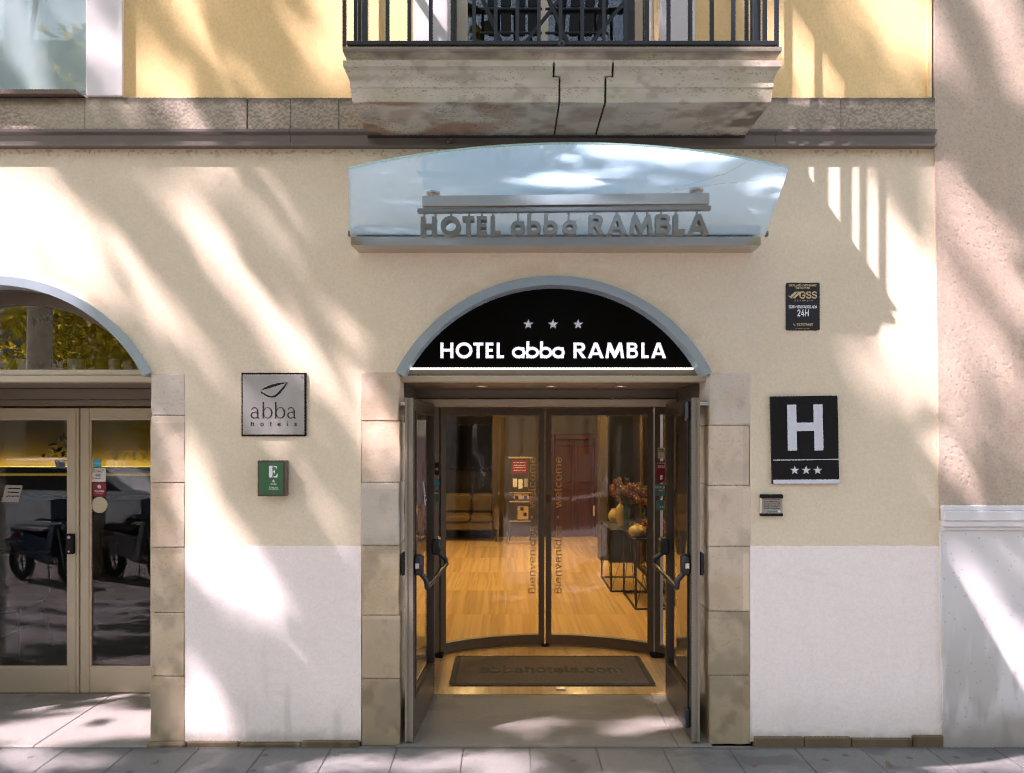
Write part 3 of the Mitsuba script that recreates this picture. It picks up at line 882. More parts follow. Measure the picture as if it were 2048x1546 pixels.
put(BD + '__pane', FLAT(sbox(fx(935), 3.93, fx(1250), 6.5), yb + .02), 'm_glass_door')
cur = []
xs = np.linspace(fx(1288), fx(1325), 40)
ys = yb - .02 + .012 * np.sin(np.linspace(0, 13, 40))
v = [(x, y, z) for x, y in zip(xs, ys) for z in (3.84, 6.5)]
put(BD + '__curtain', trimesh.Trimesh(v, [t for i in range(39) for t in ([2 * i, 2 * i + 2, 2 * i + 3], [2 * i, 2 * i + 3, 2 * i + 1])], process=False), 'm_white', smooth=True)
put(H + '__upper_room', [B(-1.2, 2.0, .9, .95, 3.7, 6.6), B(-1.25, -1.2, .33, .9, 3.7, 6.6), B(2.0, 2.05, .33, .9, 3.7, 6.6), B(-1.2, 2.0, .33, .9, 6.55, 6.6), B(-1.2, 2.0, .05, .9, 3.70, 3.838)], 'm_dark_wall')

# ---- glass canopy
C = thing('glass_canopy', 'pale frosted glass canopy with a curved front edge, under the stone balcony', 'canopy')
zc = 2.962
cl, cr = (707 - 1015) / 340, (1519 - 1015) / 340
fl, fr, fd, fm = -.688, 1.214, 1.195, 1.476
ts = np.linspace(0, 1, 41)
front = [(fl + (fr - fl) * t, -(fd + (fm - fd) * (1 - (2 * t - 1) ** 2))) for t in ts]
plan = [(cl, -.10), (cr, -.10)] + front[::-1]
v2, f2 = trimesh.creation.triangulate_polygon(Polygon(plan), engine='earcut')
put(C + '__frosted_film', trimesh.Trimesh(np.column_stack([v2, np.full(len(v2), zc)]), f2, process=False), 'm_canopy_glass')
put(C + '__pane', trimesh.Trimesh(np.column_stack([v2, np.full(len(v2), zc - .004)]), f2, process=False), 'm_glass')
ed = np.array(plan + [plan[0]])
ev = [(x, y, z) for x, y in ed for z in (zc + .0005, zc + .0085)]
put(C + '__glass_edge', trimesh.Trimesh(ev, [t for i in range(len(ed) - 1) for t in ([2 * i, 2 * i + 2, 2 * i + 3], [2 * i, 2 * i + 3, 2 * i + 1])], process=False), 'm_glass_edge')
put(C + '__wall_channel', [hull([(x, y, z) for x in (X(702, -.12), X(1521, -.12)) for y, z in ((-.125, zc - .012), (-.125, zc - .062), (-.0, zc - .002))] + [(X(718), 0, zc - .076), (X(1504), 0, zc - .076), (X(718), 0, zc), (X(1504), 0, zc)])], 'm_steel')
put(C + '__wall_channel', [CB(X(705, -.12), X(1519, -.12), -.13, -.002, zc + .019, zc + .034, .003), CB(cl - .006, cl + .004, -.13, -.1, zc - .008, zc + .018, .001), CB(cr - .004, cr + .010, -.13, -.1, zc - .01, zc + .018, .002)], 'm_belt')

# ---- hanging sign under the canopy
S = thing('hanging_sign', 'brushed metal HOTEL abba RAMBLA letters hanging from a rail under the glass canopy', 'sign')
yaw = math.atan2(-.045, 1.34)
MS = trimesh.transformations.translation_matrix([.27, -.915, 0]) @ trimesh.transformations.rotation_matrix(yaw, [0, 0, 1])
ss = 340 * 4.5 / (4.5 - .915)


def sx(px): return (px - 1015) / ss - .27


def sz(py, tilt=None): return EYE + (872 - py) / ss


def sp(m): return m.copy().apply_transform(MS)


put(S + '__bar', sp(CB(sx(844), sx(1415), -.02, .04, sz(412), sz(391), .002)), 'm_steel')
put(S + '__rail', sp(CB(sx(834), sx(1419), -.012, .02, sz(423.5), sz(415), .002)), 'm_letter_steel')
for px in (865, 1392):
    x = sx(px)
    put(S + '__stem', sp(TUBE([(x, .01, sz(391)), (x, .01, zc - .004)], .014, 14)), 'm_steel', smooth=40)
    put(S + '__fixing_disc', sp(TUBE([(x, .01, zc - .010), (x, .01, zc - .001)], .032, 24)), 'm_steel', smooth=40)
LS = lambda z_: 690 + z_ / 4.452
RS = lambda z_: 1140 + z_ / 4.452
zb_, zt_ = sz(470.5), sz(433)
for ch, a, b, hang in (('H', LS(674), LS(812), (LS(700), LS(801))), ('O', LS(851), LS(1028), (LS(940),)), ('T', LS(1047), LS(1150), (LS(1101),)), ('E', LS(1173), LS(1262), (LS(1217),)), ('L', LS(1297), LS(1388), (LS(1318),)),
                       ('a', LS(1476), LS(1596), (LS(1541),)), ('b', LS(1622), LS(1746), (LS(1650),)), ('b', LS(1772), LS(1894), (LS(1800),)), ('a', LS(1935), RS(54), (LS(1992),)),
                       ('R', RS(165), RS(300), (RS(216),)), ('A', RS(328), RS(497), (RS(413),)), ('M', RS(524), RS(734), (RS(575), RS(685))), ('B', RS(756), RS(887), (RS(805),)), ('L', RS(912), RS(1008), (RS(937),)), ('A', RS(1040), RS(1215), (RS(1121),))):
    h = zt_ - zb_
    w = (sx(b) - sx(a)) / h
    g = affinity.translate(affinity.scale(glyph(ch, w, .23), h, h, origin=(0, 0)), sx(a), zb_)
    k = put(S + '__letter', sp(EX(g, -.022, .03)), 'm_letter_steel')
    top = zb_ + h * (.72 if ch == 'a' else 1.05 if ch == 'b' else .98)
    for i, hx in enumerate(hang):
        put(k + '__hanger', sp(TUBE([(sx(hx), .004, top), (sx(hx), .004, sz(424))], .0055, 8)), 'm_letter_steel', smooth=40)
# thin stay wires above the glass are seen through it as fine lines: cracks of the old pane's film
put(C + '__crack', [TUBE([(.775, -.93, zc - .002), (.96, -1.15, zc - .002), (1.02, -1.33, zc - .002)], .0007, 4), TUBE([(.775, -.92, zc - .002), (1.0, -1.02, zc - .002), (1.235, -1.10, zc - .002)], .0007, 4), TUBE([(.775, -.9, zc - .002), (.5, -.6, zc - .002), (.2, -.18, zc - .002)], .0006, 4)], 'm_champagne', label='fine crack line in the glass')

# ---- neighbouring building on the right
N = thing('neighbour_building', 'pink pebble-dashed wall with white moulding and dirty white base at the right edge', 'building')
ne = lambda z: 2.502 + (3.6 - min(z, 3.6)) * .0155
put(N + '__wall', EX(Polygon([(ne(Z(1058)), Z(1040)), (2.505, 3.6), (2.497, 12.5), (7, 12.5), (7, Z(1040))]), -.012, .4), 'm_pink')
for z0, z1, y in ((Z(1060), Z(1052), -.030), (Z(1052), Z(1040), -.045), (Z(1040), Z(1020), -.052), (Z(1020), Z(1010), -.040)):
    put(N + '__moulding', CB(ne(z0) + .004, 7, y, .1, z0, z1 - .0005, .004), 'm_moulding')
put(N + '__base', EX(Polygon([(ne(0) - .003, -.03), (ne(Z(1060)), Z(1060)), (7, Z(1060)), (7, -.03)]), -.018, .4), 'm_neighbour_dado', label='dirty white painted base')
# ------------------------------------------------------------------ ground
put('street', B(-60, 60, -60, 3, -.40, -.13), 'm_asphalt', kind='structure')
PV = 'pavement'
put(PV, B(-30, 30, -2.0, -.0, -.12, -.014), 'm_concrete', kind='structure')
srng = np.random.default_rng(3)
for j in range(4):
    y1 = -.035 - .6 * j if j else -.035
    y0 = -.035 - .6 * (j + 1) if j < 3 else -2.0
    y0 = max(y0, -2.0)
    y1 = max(y1, -2.0)
    if y1 - y0 < .05:
        continue
    for i in range(-16, 14):
        x0 = -.255 + .385 * i + (.0 if j % 2 == 0 else .19)
        dz = srng.uniform(-.002, .001)
        put(PV + '__slab', CB(x0 + .0014, x0 + .3836, y0 + .0014, y1 - .002, -.05, -.008 + dz, .003), 'm_slab')
put(PV + '__kerb', [CB(-30 + 1.0 * i + .003, -29 + 1.0 * i - .003, -2.2, -2.002, -.13, -.008, .012) for i in range(60)], 'm_concrete', kind='stuff')
EF = 'entrance_floor'
put(EF, B(-.66, 1.2, -.035, .845, -.06, -.012), 'm_mortar', kind='structure')
for a, b in ((-.655, .9985), (1.0, 1.2)):
    put(EF + '__slab', CB(a, b, -.034, .842, -.03, .0, .006), 'm_concrete')
RF = 'restaurant_entrance_floor'
put(RF, B(LCX - 1.1, X(303) + .08, -.035, .90, -.06, -.012), 'm_mortar', kind='structure')
for a, b in ((LCX - 1.1, LCX + .2485), (LCX + .25, X(300))):
    put(RF + '__slab', CB(a, b, -.034, .89, -.03, .0, .006), 'm_concrete_pale')
LF = 'lobby_floor'
put(LF, B(-2.0, 2.8, .845, 9.6, -.06, -.002), 'm_kraft', kind='structure')
for i in range(-6, 15):
    for j in range(-6, 14):
        x0, y0 = -6.03 + .6 * (i + 8), -6.35 + 1.2 * (j + 6)
        x1, y1 = x0 + .6, y0 + 1.2
        x0, x1, y0, y1 = max(x0, -1.9), min(x1, 2.7), max(y0, .846), min(y1, 9.4)
        if x1 - x0 < .05 or y1 - y0 < .05:
            continue
        put(LF + '__floor_tile', B(x0 + .0005, x1 - .0005, y0 + .0005, y1 - .0005, -.01, .003), 'm_marble')

# ---- door mat
MT = thing('door_mat', 'brown entrance mat with black border and dark abbahotels.com lettering, lying on the marble floor', 'door mat')
mx0, mx1, my0, my1 = X(897, 1.013), X(1314, 1.013), 1.013, 1.775
put(MT + '__pile', CB(mx0 + .045, mx1 - .045, my0 + .045, my1 - .045, .004, .012, .002), 'm_mat')
put(MT + '__border', [hull([(x, y, z) for x, y, z in ((mx0, my0, .0035), (mx1, my0, .0035), (mx0 + .045, my0 + .045, .0035), (mx1 - .045, my0 + .045, .0035), (mx0 + .012, my0 + .012, .010), (mx1 - .012, my0 + .012, .010), (mx0 + .045, my0 + .045, .012), (mx1 - .045, my0 + .045, .012))]),
                      hull([(x, y, z) for x, y, z in ((mx0, my1, .0035), (mx1, my1, .0035), (mx0 + .045, my1 - .045, .0035), (mx1 - .045, my1 - .045, .0035), (mx0 + .045, my1 - .045, .012), (mx1 - .045, my1 - .045, .012), (mx0 + .012, my1 - .012, .010), (mx1 - .012, my1 - .012, .010))]),
                      CB(mx0, mx0 + .045, my0 + .045, my1 - .045, .0035, .0115, .003), CB(mx1 - .045, mx1, my0 + .045, my1 - .045, .0035, .0115, .003)], 'm_rubber')
t = meshkit.text_mesh('abbahotels.com', .085, .002, True)
lo, hi = t.bounds
tx0, tx1 = X(961, 1.42), X(1243, 1.42)
v = t.vertices
put(MT + '__lettering', trimesh.Trimesh(np.stack([tx0 + (v[:, 0] - lo[0]) * (tx1 - tx0) / (hi[0] - lo[0]), 1.32 + v[:, 1] * 1.7, .0125 + v[:, 2]], 1), t.faces, process=False), 'm_rubber')
put(EF + '__door_holder', CB(X(1112, .95), X(1131, .95), .93, .99, .003, .012, .002), 'm_steel', label='small steel floor bolt plate')

# ------------------------------------------------------------------ signs on the wall
P = thing('hotel_plaque', 'square grey plaque with dark frame, leaf emblem and abba hotels lettering', 'plaque')
px0, px1, pz0, pz1 = X(484), X(613.5), Z(872.5), Z(746)
put(P + '__frame', CB(px0, px1, -.012, -.0, pz0, pz1, .002), 'm_black')
put(P + '__panel', CB(px0 + .010, px1 - .011, -.016, -.011, pz0 + .010, pz1 - .010, .001), 'm_plaque')
qx, qz = (lambda a: X(460 + a / 5.155)), (lambda b: Z(720 + b / 5.155))
emb = unary_union([Polygon([(qx(a), qz(b)) for a, b in ((330, 312), (362, 288), (420, 262), (500, 240), (605, 232), (575, 243), (480, 272), (400, 298))]),
                   Polygon([(qx(a), qz(b)) for a, b in ((605, 232), (575, 285), (520, 350), (478, 384), (430, 390), (385, 376), (350, 352), (331, 347), (327, 322), (346, 336), (395, 365), (435, 375), (475, 362), (525, 312), (592, 238))])])
put(P + '__emblem', EX(emb, -.0172, -.0158), 'm_ink')


def roman(ch, x0, x1, zb, xh, asc):
    """thin-and-thick lowercase a / b"""
    w = x1 - x0
    s = w * .135
    if ch == 'b':
        ring = affinity.translate(affinity.scale(Point(0, 0).buffer(1, 24), w * .47, xh / 2), x0 + w * .53, zb + xh / 2).difference(affinity.translate(affinity.scale(Point(0, 0).buffer(1, 24), w * .36, xh / 2 * .88), x0 + w * .50, zb + xh / 2))
        return unary_union([ring, sbox(x0, zb, x0 + s, zb + asc)])
    top = LineString([(x0 + w * .12, zb + xh * .80), (x0 + w * .25, zb + xh * .94), (x0 + w * .48, zb + xh * .97), (x0 + w * .68, zb + xh * .86), (x0 + w * .74, zb + xh * .62)]).buffer(w * .045)
    stem = Polygon([(x0 + w * .68, zb + xh * .75), (x0 + w * .83, zb + xh * .75), (x0 + w * .83, zb + xh * .12), (x0 + w, zb), (x0 + w * .72, zb)])
    bowl = affinity.translate(affinity.scale(Point(0, 0).buffer(1, 20), w * .40, xh * .29), x0 + w * .40, zb + xh * .28).difference(affinity.translate(affinity.scale(Point(0, 0).buffer(1, 20), w * .30, xh * .22), x0 + w * .44, zb + xh * .29))
    arm = LineString([(x0 + w * .35, zb + xh * .52), (x0 + w * .74, zb + xh * .60)]).buffer(w * .035)
    return unary_union([top, stem, bowl, arm])


for ch, a, b in (('a', 222, 318), ('b', 345, 447), ('b', 474, 578), ('a', 598, 693)):
    put(P + '__letter', EX(roman(ch, qx(a), qx(b), qz(603), qz(488) - qz(603), qz(434) - qz(603)), -.0172, -.0158), 'm_ink')
for ch, a, b in (('h', 226, 258), ('o', 323, 356), ('t', 418, 440), ('e', 500, 532), ('l', 596, 606), ('s', 671, 697)):
    m = TXT(ch, qx(a), qx(b), qz(680), qz(680) + (qz(638) - qz(680)), -.0158, .0014, True)
    put(P + '__letter', m, 'm_ink')
for a, b in ((160, 176), (748, 171), (168, 751), (755, 744)):
    put(P + '__screw', DISC((qx(a), -.018, qz(b)), .0055, (0, 1, 0), .006, 12), 'm_steel')

G = thing('certificate_plaque', 'small green certificate with a white stencil E in a brown wooden frame', 'plaque')
gx0, gx1, gz0, gz1 = X(522), X(577.5), Z(991), Z(920.5)
put(G + '__frame', CB(gx0, gx1, -.062, -.0, gz0, gz1, .003), 'm_brown_frame')
put(G + '__panel', CB(gx0 + .010, gx1 - .014, -.066, -.061, gz0 + .009, gz1 - .010, .001), 'm_green')
ex, ez = (lambda a: X(460 + a / 5.155, -.066)), (lambda b: Z(720 + b / 5.155, -.066))
Eg = unary_union([sbox(ex(402), ez(1210), ex(438), ez(1092)),
                  Polygon([(ex(a), ez(b)) for a, b in ((447, 1092), (482, 1092), (480, 1132), (470, 1108), (447, 1099))]), Polygon([(ex(a), ez(b)) for a, b in ((447, 1210), (490, 1210), (490, 1168), (472, 1194), (447, 1202))]),
                  Polygon([(ex(a), ez(b)) for a, b in ((440, 1150), (452, 1142), (464, 1124), (464, 1176), (452, 1160))])])
put(G + '__letter', EX(Eg, -.0672, -.0660), 'm_white_print')
put(G + '__star', EX(star(ex(449), ez(1250), .0095, .5), -.0672, -.0660), 'm_white_print')
put(G + '__lettering', TXT('Certified', ex(418), ex(480), ez(1286), ez(1274), -.066, .001, True), 'm_white_print')
put(G + '__lettering', TXT('Ecostars', ex(406), ex(495), ez(1322), ez(1308), -.066, .001, True), 'm_white_print')
put(G + '__lettering', B(ex(398), ex(508), -.067, -.066, ez(1334), ez(1331)), 'm_white_print')

K = thing('security_sign', 'small navy security notice with gold and white print, high right of the arch', 'sign')
vx, vz = (lambda a: X(1540 + a / 14.057)), (lambda b: Z(560 + b / 14.057))
put(K + '__panel', EX(rrect(vx(440), vx(1388), vz(1420), vz(85), .010), -.006, 0), 'm_navy')
for txt, a, b, c, d, mm, bo in (('INSTAL·LACIÓ I MANTENIMENT', 518, 1305, 182, 128, 'm_gold', True), ('REALITZAT PER', 715, 1108, 258, 207, 'm_gold', True), ('GSS', 815, 1308, 520, 330, 'm_gold', True),
                                ('S E C U R I T Y', 680, 1195, 602, 566, 'm_gold', False), ('ZONA VIDEOVIGILADA', 515, 1312, 798, 718, 'm_white_print', True), ('24H', 757, 1078, 1022, 835, 'm_white_print', True), ('937574949', 745, 1192, 1298, 1220, 'm_gold', True),
                                ('N. homologació 4212', 712, 1110, 1382, 1356, 'm_gold', False)):
    put(K + '__lettering', TXT(txt, vx(a), vx(b), vz(c), vz(d), -.006, .001, bo), mm)
put(K + '__emblem', EX(unary_union([Polygon([(vx(a), vz(b)) for a, b in q]) for q in (((490, 425), (555, 462), (690, 335), (765, 335), (575, 525)), ((615, 522), (790, 335), (880, 335), (690, 522)))]), -.007, -.006), 'm_gold')
put(K + '__emblem', EX(LineString([(vx(655), vz(1230)), (vx(665), vz(1262)), (vx(690), vz(1285)), (vx(716), vz(1290))]).buffer(.0011), -.007, -.006), 'm_gold')

HS = thing('hotel_class_sign', 'black rectangular sign with a large white H, three white stars and a white foot strip', 'sign')
wx, wz = (lambda a: X(1500 + a / 2.975)), (lambda b: Z(540 + b / 2.969))
q = [(wx(116), wz(752)), (wx(513), wz(747)), (wx(523), wz(1266)), (wx(128), wz(1270))]
put(HS + '__panel', EX(Polygon(q), -.018, 0), 'm_black')
put(HS + '__letter', EX(Polygon([(wx(a), wz(b)) for a, b in ((213, 802), (267, 800), (270, 907), (372, 906), (369, 799), (423, 798), (429, 1070), (376, 1071), (374, 956), (271, 957), (273, 1072), (219, 1073))]), -.020, -.018), 'm_grey_print')
for a in (259, 326.5, 394.5):
    put(HS + '__star', EX(star(wx(a), wz(1189), .027, .4), -.020, -.018), 'm_grey_print')
put(HS + '__line', EX(Polygon([(wx(a), wz(b)) for a, b in ((130, 1126), (520, 1121), (520, 1126), (130, 1131))]), -.020, -.018), 'm_grey_print')
put(HS + '__foot_strip', EX(Polygon([(wx(a), wz(b)) for a, b in ((132, 1245), (523, 1242), (524, 1266), (132, 1269))]), -.0205, -.018), 'm_grey_print')

IC = thing('intercom', 'small metal door intercom with a slotted grille and call button, right of the entrance jamb', 'intercom')
ix0, ix1, iz0, iz1 = X(1519), X(1563), Z(1031), Z(989)
put(IC + '__body', CB(ix0, ix1, -.022, 0, iz0, iz1, .004), 'm_steel')
put(IC + '__top_cap', CB(ix0 - .001, ix1 + .001, -.026, 0, iz1 - .022, iz1 + .002, .003), 'm_black')
put(IC + '__foot_cap', CB(ix0 - .001, ix1 + .001, -.025, 0, iz0 - .002, iz0 + .015, .003), 'm_black')
for i in range(6):
    z = Z(998 + 3.6 * i)
    put(IC + '__slot', B(X(1525), X(1557.5), -.0232, -.0215, z - .0032, z), 'm_black')
put(IC + '__name_plate', CB(X(1532), X(1552), -.0245, -.022, Z(1024.5), Z(1020.5), .001), 'm_teal')
put(IC + '__button', CB(X(1553), X(1558), -.026, -.022, Z(1024.5), Z(1020.5), .002), 'm_white')

for px, py, r in ((307, 1524, .4), (1508, 1529, 1.2), (1780, 1527, 2.0)):
    y = 615 / (py - 872) * 4.5 - 4.5
    c = (X(px, y), y)
    m = trimesh.Trimesh([(-.02, 0, .004), (0, .012, .011), (.022, .004, .003), (.004, -.012, .012), (.03, -.004, .014)], [[0, 3, 1], [1, 3, 2], [2, 3, 4]], process=False)
    m.apply_transform(trimesh.transformations.rotation_matrix(r, [0, 0, 1])).apply_translation([c[0], c[1], -.006])
    m.apply_scale(1.0)
    k = put('fallen_leaf', m, 'm_leaf_litter')
    tag(k, {307: 'dry brown leaf on the pavement before the left stone jamb', 1508: 'tiny dry leaf on the pavement right of the entrance', 1780: 'tiny dry leaf on the pavement at the foot of the right white wall'}[px], 'leaf')

# stickers on glass
ys = YD + .019


def sticker(key, label, cat, poly_or_rect, y, m, texts=(), extra=()):
    k = thing(key, label, cat)
    put(k + '__sheet', EX(poly_or_rect, y - .001, y), m)
    for txt, a, b, c, d, mm in texts:
        put(k + '__lettering', TXT(txt, X(a, y), X(b, y), Z(c, y), Z(d, y), y - .001, .0006, True), mm)
    for g, mm in extra:
        put(k + '__emblem', EX(g, y - .0016, y - .001), mm)
    return k


zx, zy = (lambda a: X(a / 5.153, ys)), (lambda b: Z(800 + b / 5.153, ys))
R4 = lambda a, b, c, d, r=.008: rrect(zx(a), zx(b), zy(d), zy(c), r)
sticker('sticker', 'small square blue sticker at the top of the right restaurant door glass', 'sticker', R4(960, 1042, 610, 690), ys, 'm_blue', extra=[(sbox(zx(968), zy(652), zx(1035), zy(647)), 'm_white_print'), (sbox(zx(1008), zy(664), zx(1034), zy(658)), 'm_white_print')])
sticker('sticker', 'white rounded RESERVA CON NOSOTROS sticker on the right restaurant door glass', 'sticker', R4(920, 1092, 700, 843), ys, 'm_white',
        texts=[('RESERVA CON', 180.8, 209, 941.5, 938.2, 'm_ink'), ('NOSOTROS', 183.5, 206, 945.4, 942.2, 'm_ink'), ('tripadvisor', 186.5, 203, 957.8, 955, 'm_ink')],
        extra=[(unary_union([Point(zx(990), zy(776)).buffer(.0105).difference(Point(zx(990), zy(776)).buffer(.006)), Point(zx(1022), zy(776)).buffer(.0105).difference(Point(zx(1022), zy(776)).buffer(.006)), Point(zx(990), zy(776)).buffer(.003), Point(zx(1022), zy(776)).buffer(.003)]), 'm_ink')])
sticker('sticker', 'square crimson Very Good sticker on the right restaurant door glass', 'sticker', R4(953, 1095, 850, 992, .001), ys, 'm_red', texts=[('Very Good', 189, 208.5, 984, 980, 'm_white_print')], extra=[(star(zx(1024), zy(893), .016, .7), 'm_grey_print'), (sbox(zx(990), zy(968), zx(1060), zy(965)), 'm_grey_print')])
sticker('sticker', 'round cream sticker lowest on the right restaurant door glass', 'sticker', Point(zx(1026), zy(1081)).buffer(zx(1109) - zx(1026), 24), ys, 'm_cream_sticker', texts=[('ecofoodies', 187.5, 210, 1009.5, 1006, 'm_gold')], extra=[(sbox(zx(980), zy(1091), zx(1070), zy(1088)), 'm_gold')])
sticker('menu_card', 'white menu sheet with dark lines on the left restaurant door glass', 'menu card', Polygon([(zx(15), zy(1050)), (zx(190), zy(1056)), (zx(235), zy(880)), (zx(60), zy(875))]), ys, 'm_plaque', extra=[(Polygon([(zx(a), zy(b)), (zx(a + w), zy(b + 3)), (zx(a + w + 4), zy(b - 10)), (zx(a + 4), zy(b - 10))]), 'm_ink') for a, b, w in ((78, 916, 130), (74, 956, 120), (60, 996, 130))])
yr = 1.55
sr = lambda a, b, c, d: rrect(X(a, yr), X(b, yr), Z(d, yr), Z(c, yr), .006)
sticker('sticker', 'cream square sticker on the glass right of the sliding door, topmost', 'sticker', sr(1315.5, 1329, 895, 917), yr, 'm_cream_sticker', texts=[('RESERVA', 1316.5, 1328, 900.5, 897.8, 'm_ink'), ('CON NOSOTROS', 1316.5, 1328, 904, 901.8, 'm_ink')])
sticker('sticker', 'crimson pennant 2016 sticker on the glass right of the sliding door', 'sticker', Polygon([(X(1313, yr), Z(922.5, yr)), (X(1330, yr), Z(922.5, yr)), (X(1330, yr), Z(961, yr)), (X(1322, yr), Z(967, yr)), (X(1313, yr), Z(961, yr))]), yr, 'm_red', texts=[('2016', 1315, 1329.5, 936, 930.5, 'm_white_print'), ('Top Choice', 1314.5, 1329, 927.5, 925, 'm_white_print')], extra=[(sbox(X(1320, yr), Z(959, yr), X(1325, yr), Z(950, yr)), 'm_white_print')])
sticker('sticker', 'teal REVIEW US speech bubble sticker on the glass right of the sliding door', 'sticker', unary_union([sr(1309, 1330, 968, 992), Polygon([(X(1317, yr), Z(991, yr)), (X(1324, yr), Z(991, yr)), (X(1321, yr), Z(998, yr))])]), yr, 'm_teal', texts=[('REVIEW US', 1310.5, 1329, 976.5, 972.5, 'm_white_print')], extra=[(unary_union([Point(X(1319, yr), Z(981, yr)).buffer(.007), Point(X(1323.5, yr), Z(981, yr)).buffer(.007)]), 'm_cream_sticker')])
sticker('sticker', 'plain teal square sticker below the speech bubble sticker', 'sticker', sr(1312, 1330, 1000, 1021), yr, 'm_teal', extra=[(unary_union([Point(X(1321, yr), Z(1014, yr)).buffer(.006), Point(X(1325, yr), Z(1014, yr)).buffer(.006)]), 'm_white_print')])
yl = 1.70
sl = lambda a, b, c, d: rrect(X(a, yl), X(b, yl), Z(d, yl), Z(c, yl), .006)
sticker('sticker', 'teal sticker on the glass left of the sliding door, lowest', 'sticker', sl(866, 880, 980, 1005), yl, 'm_teal', extra=[(sbox(X(869, yl), Z(988, yl), X(877, yl), Z(985, yl)), 'm_white_print')])
sticker('sticker', 'round blue sticker on the glass left of the sliding door', 'sticker', Point(X(872, yl), Z(966, yl)).buffer(.030, 20), yl, 'm_blue')
sticker('sticker', 'navy and yellow sticker on the glass left of the sliding door, below the top', 'sticker', sl(868, 878, 925, 950), yl, 'm_navy', extra=[(Point(X(874, yl), Z(938, yl)).buffer(.012), 'm_gold')])
# ------------------------------------------------------------------ lobby
put(H + '__lobby_wall', [B(-1.95, -1.9, .9, 9.4, 0, 2.75), B(-1.95, 2.75, 9.4, 9.45, 0, 2.75), B(2.7, 2.75, 6.3, 9.4, 0, 2.75)], 'm_lobby_wall')
put(H + '__lobby_ceiling', B(-1.95, 2.75, .86, 9.45, 2.62, 2.68), 'm_ceiling')
put(H + '__vestibule_wall', [B(-1.9, -.66, .86, .92, 0, 2.62), B(1.20, 2.2, .86, .92, 0, 2.62), B(-.80, 1.45, .845, .90, 2.25, 2.62)], 'm_bronze')
put(H + '__dark_panel', [B(-1.9, -.14, 9.30, 9.39, 0, 2.62), B(-1.89, -1.80, 2.2, 9.3, 0, 2.62)], 'm_dark_wall', label='dark brown wall panelling')
put(H + '__brass_column', B(X(985, 9.2), X(1009, 9.2), 9.2, 9.38, 0, 2.62), 'm_brass')
put(H + '__grey_column', [B(X(1009, 9.25), X(1098, 9.25), 9.25, 9.38, 0, 2.62), B(X(1200, 6.6), X(1219, 6.6), 6.6, 6.9, 0, 2.62)], 'm_grey_column')
put(H + '__mirror_wall', B(1.78, 1.9, 2.3, 6.35, 0, 2.62), 'm_dark_wall')
put(H + '__dark_panel', B(X(1219, 6.4), 1.9, 6.4, 6.9, 0, 2.62), 'm_black')
put(H + '__wall_mirror', trimesh.Trimesh([(1.775, 2.35, .12), (1.775, 5.6, .12), (1.775, 5.6, 2.35), (1.775, 2.35, 2.35)], [[0, 1, 2], [0, 2, 3]], process=False), 'm_mirror', label='tall wall mirror behind the console table')
put(H + '__mirror_frame', [B(1.76, 1.778, 5.6, 5.66, .08, 2.4), B(1.76, 1.778, 2.3, 5.6, .08, .12), B(1.76, 1.778, 2.3, 5.6, 2.35, 2.4)], 'm_brass')
for x in (-.6, 1.1):
    for y in (3.0, 4.6, 6.1, 7.4):
        k = put(H + '__ceiling_lamp', TORUS((0, 0, 0), .075, .008, 24, 6).apply_transform(trimesh.transformations.rotation_matrix(math.pi / 2, [1, 0, 0])).apply_translation([x, y, 2.62]), 'm_chrome', smooth=True)
        scene[k + '__bulb'] = mikit.ply(trimesh.Trimesh([(x - .07, y - .07, 2.616), (x + .07, y - .07, 2.616), (x + .07, y + .07, 2.616), (x - .07, y + .07, 2.616)], [[0, 2, 1], [0, 3, 2]], process=False), 'm_white')
        scene[k + '__bulb']['emitter'] = {'type': 'area', 'radiance': rgb(31, 22.5, 9.8)}

# wooden doors at the back
W = H + '__wooden_door'
wx0, wx1 = X(1098, 9.2), X(1200, 9.2)
zt_ = Z(868, 9.2)
wm = (wx0 + wx1) / 2
put(W + '__frame', [CB(wx0, wx0 + .10, 9.14, 9.3, 0, zt_, .01), CB(wx1 - .10, wx1, 9.14, 9.3, 0, zt_, .01), CB(wx0 + .1, wx1 - .1, 9.14, 9.3, zt_ - .1, zt_, .01)], 'm_wood')
for a, b in ((wx0 + .105, wm - .003), (wm + .003, wx1 - .105)):
    put(W + '__leaf', [B(a, b, 9.22, 9.27, .01, zt_ - .105), CB(a + .05, b - .05, 9.205, 9.23, .12, .85, .012), CB(a + .05, b - .05, 9.205, 9.23, .97, zt_ - .2, .012)], 'm_wood')
put(W + '__handle', CB(wm + .33, wm + .39, 9.15, 9.2, Z(1032, 9.2), Z(1011, 9.2), .01), 'm_cream_sticker')
put(H + '__over_door_wall', B(wx0, wx1, 9.32, 9.38, zt_, 2.62), 'm_grey_column')
put(H + '__skirting', [B(-.14, 2.6, 9.225, 9.25, 0, .10)], 'm_grey_column')

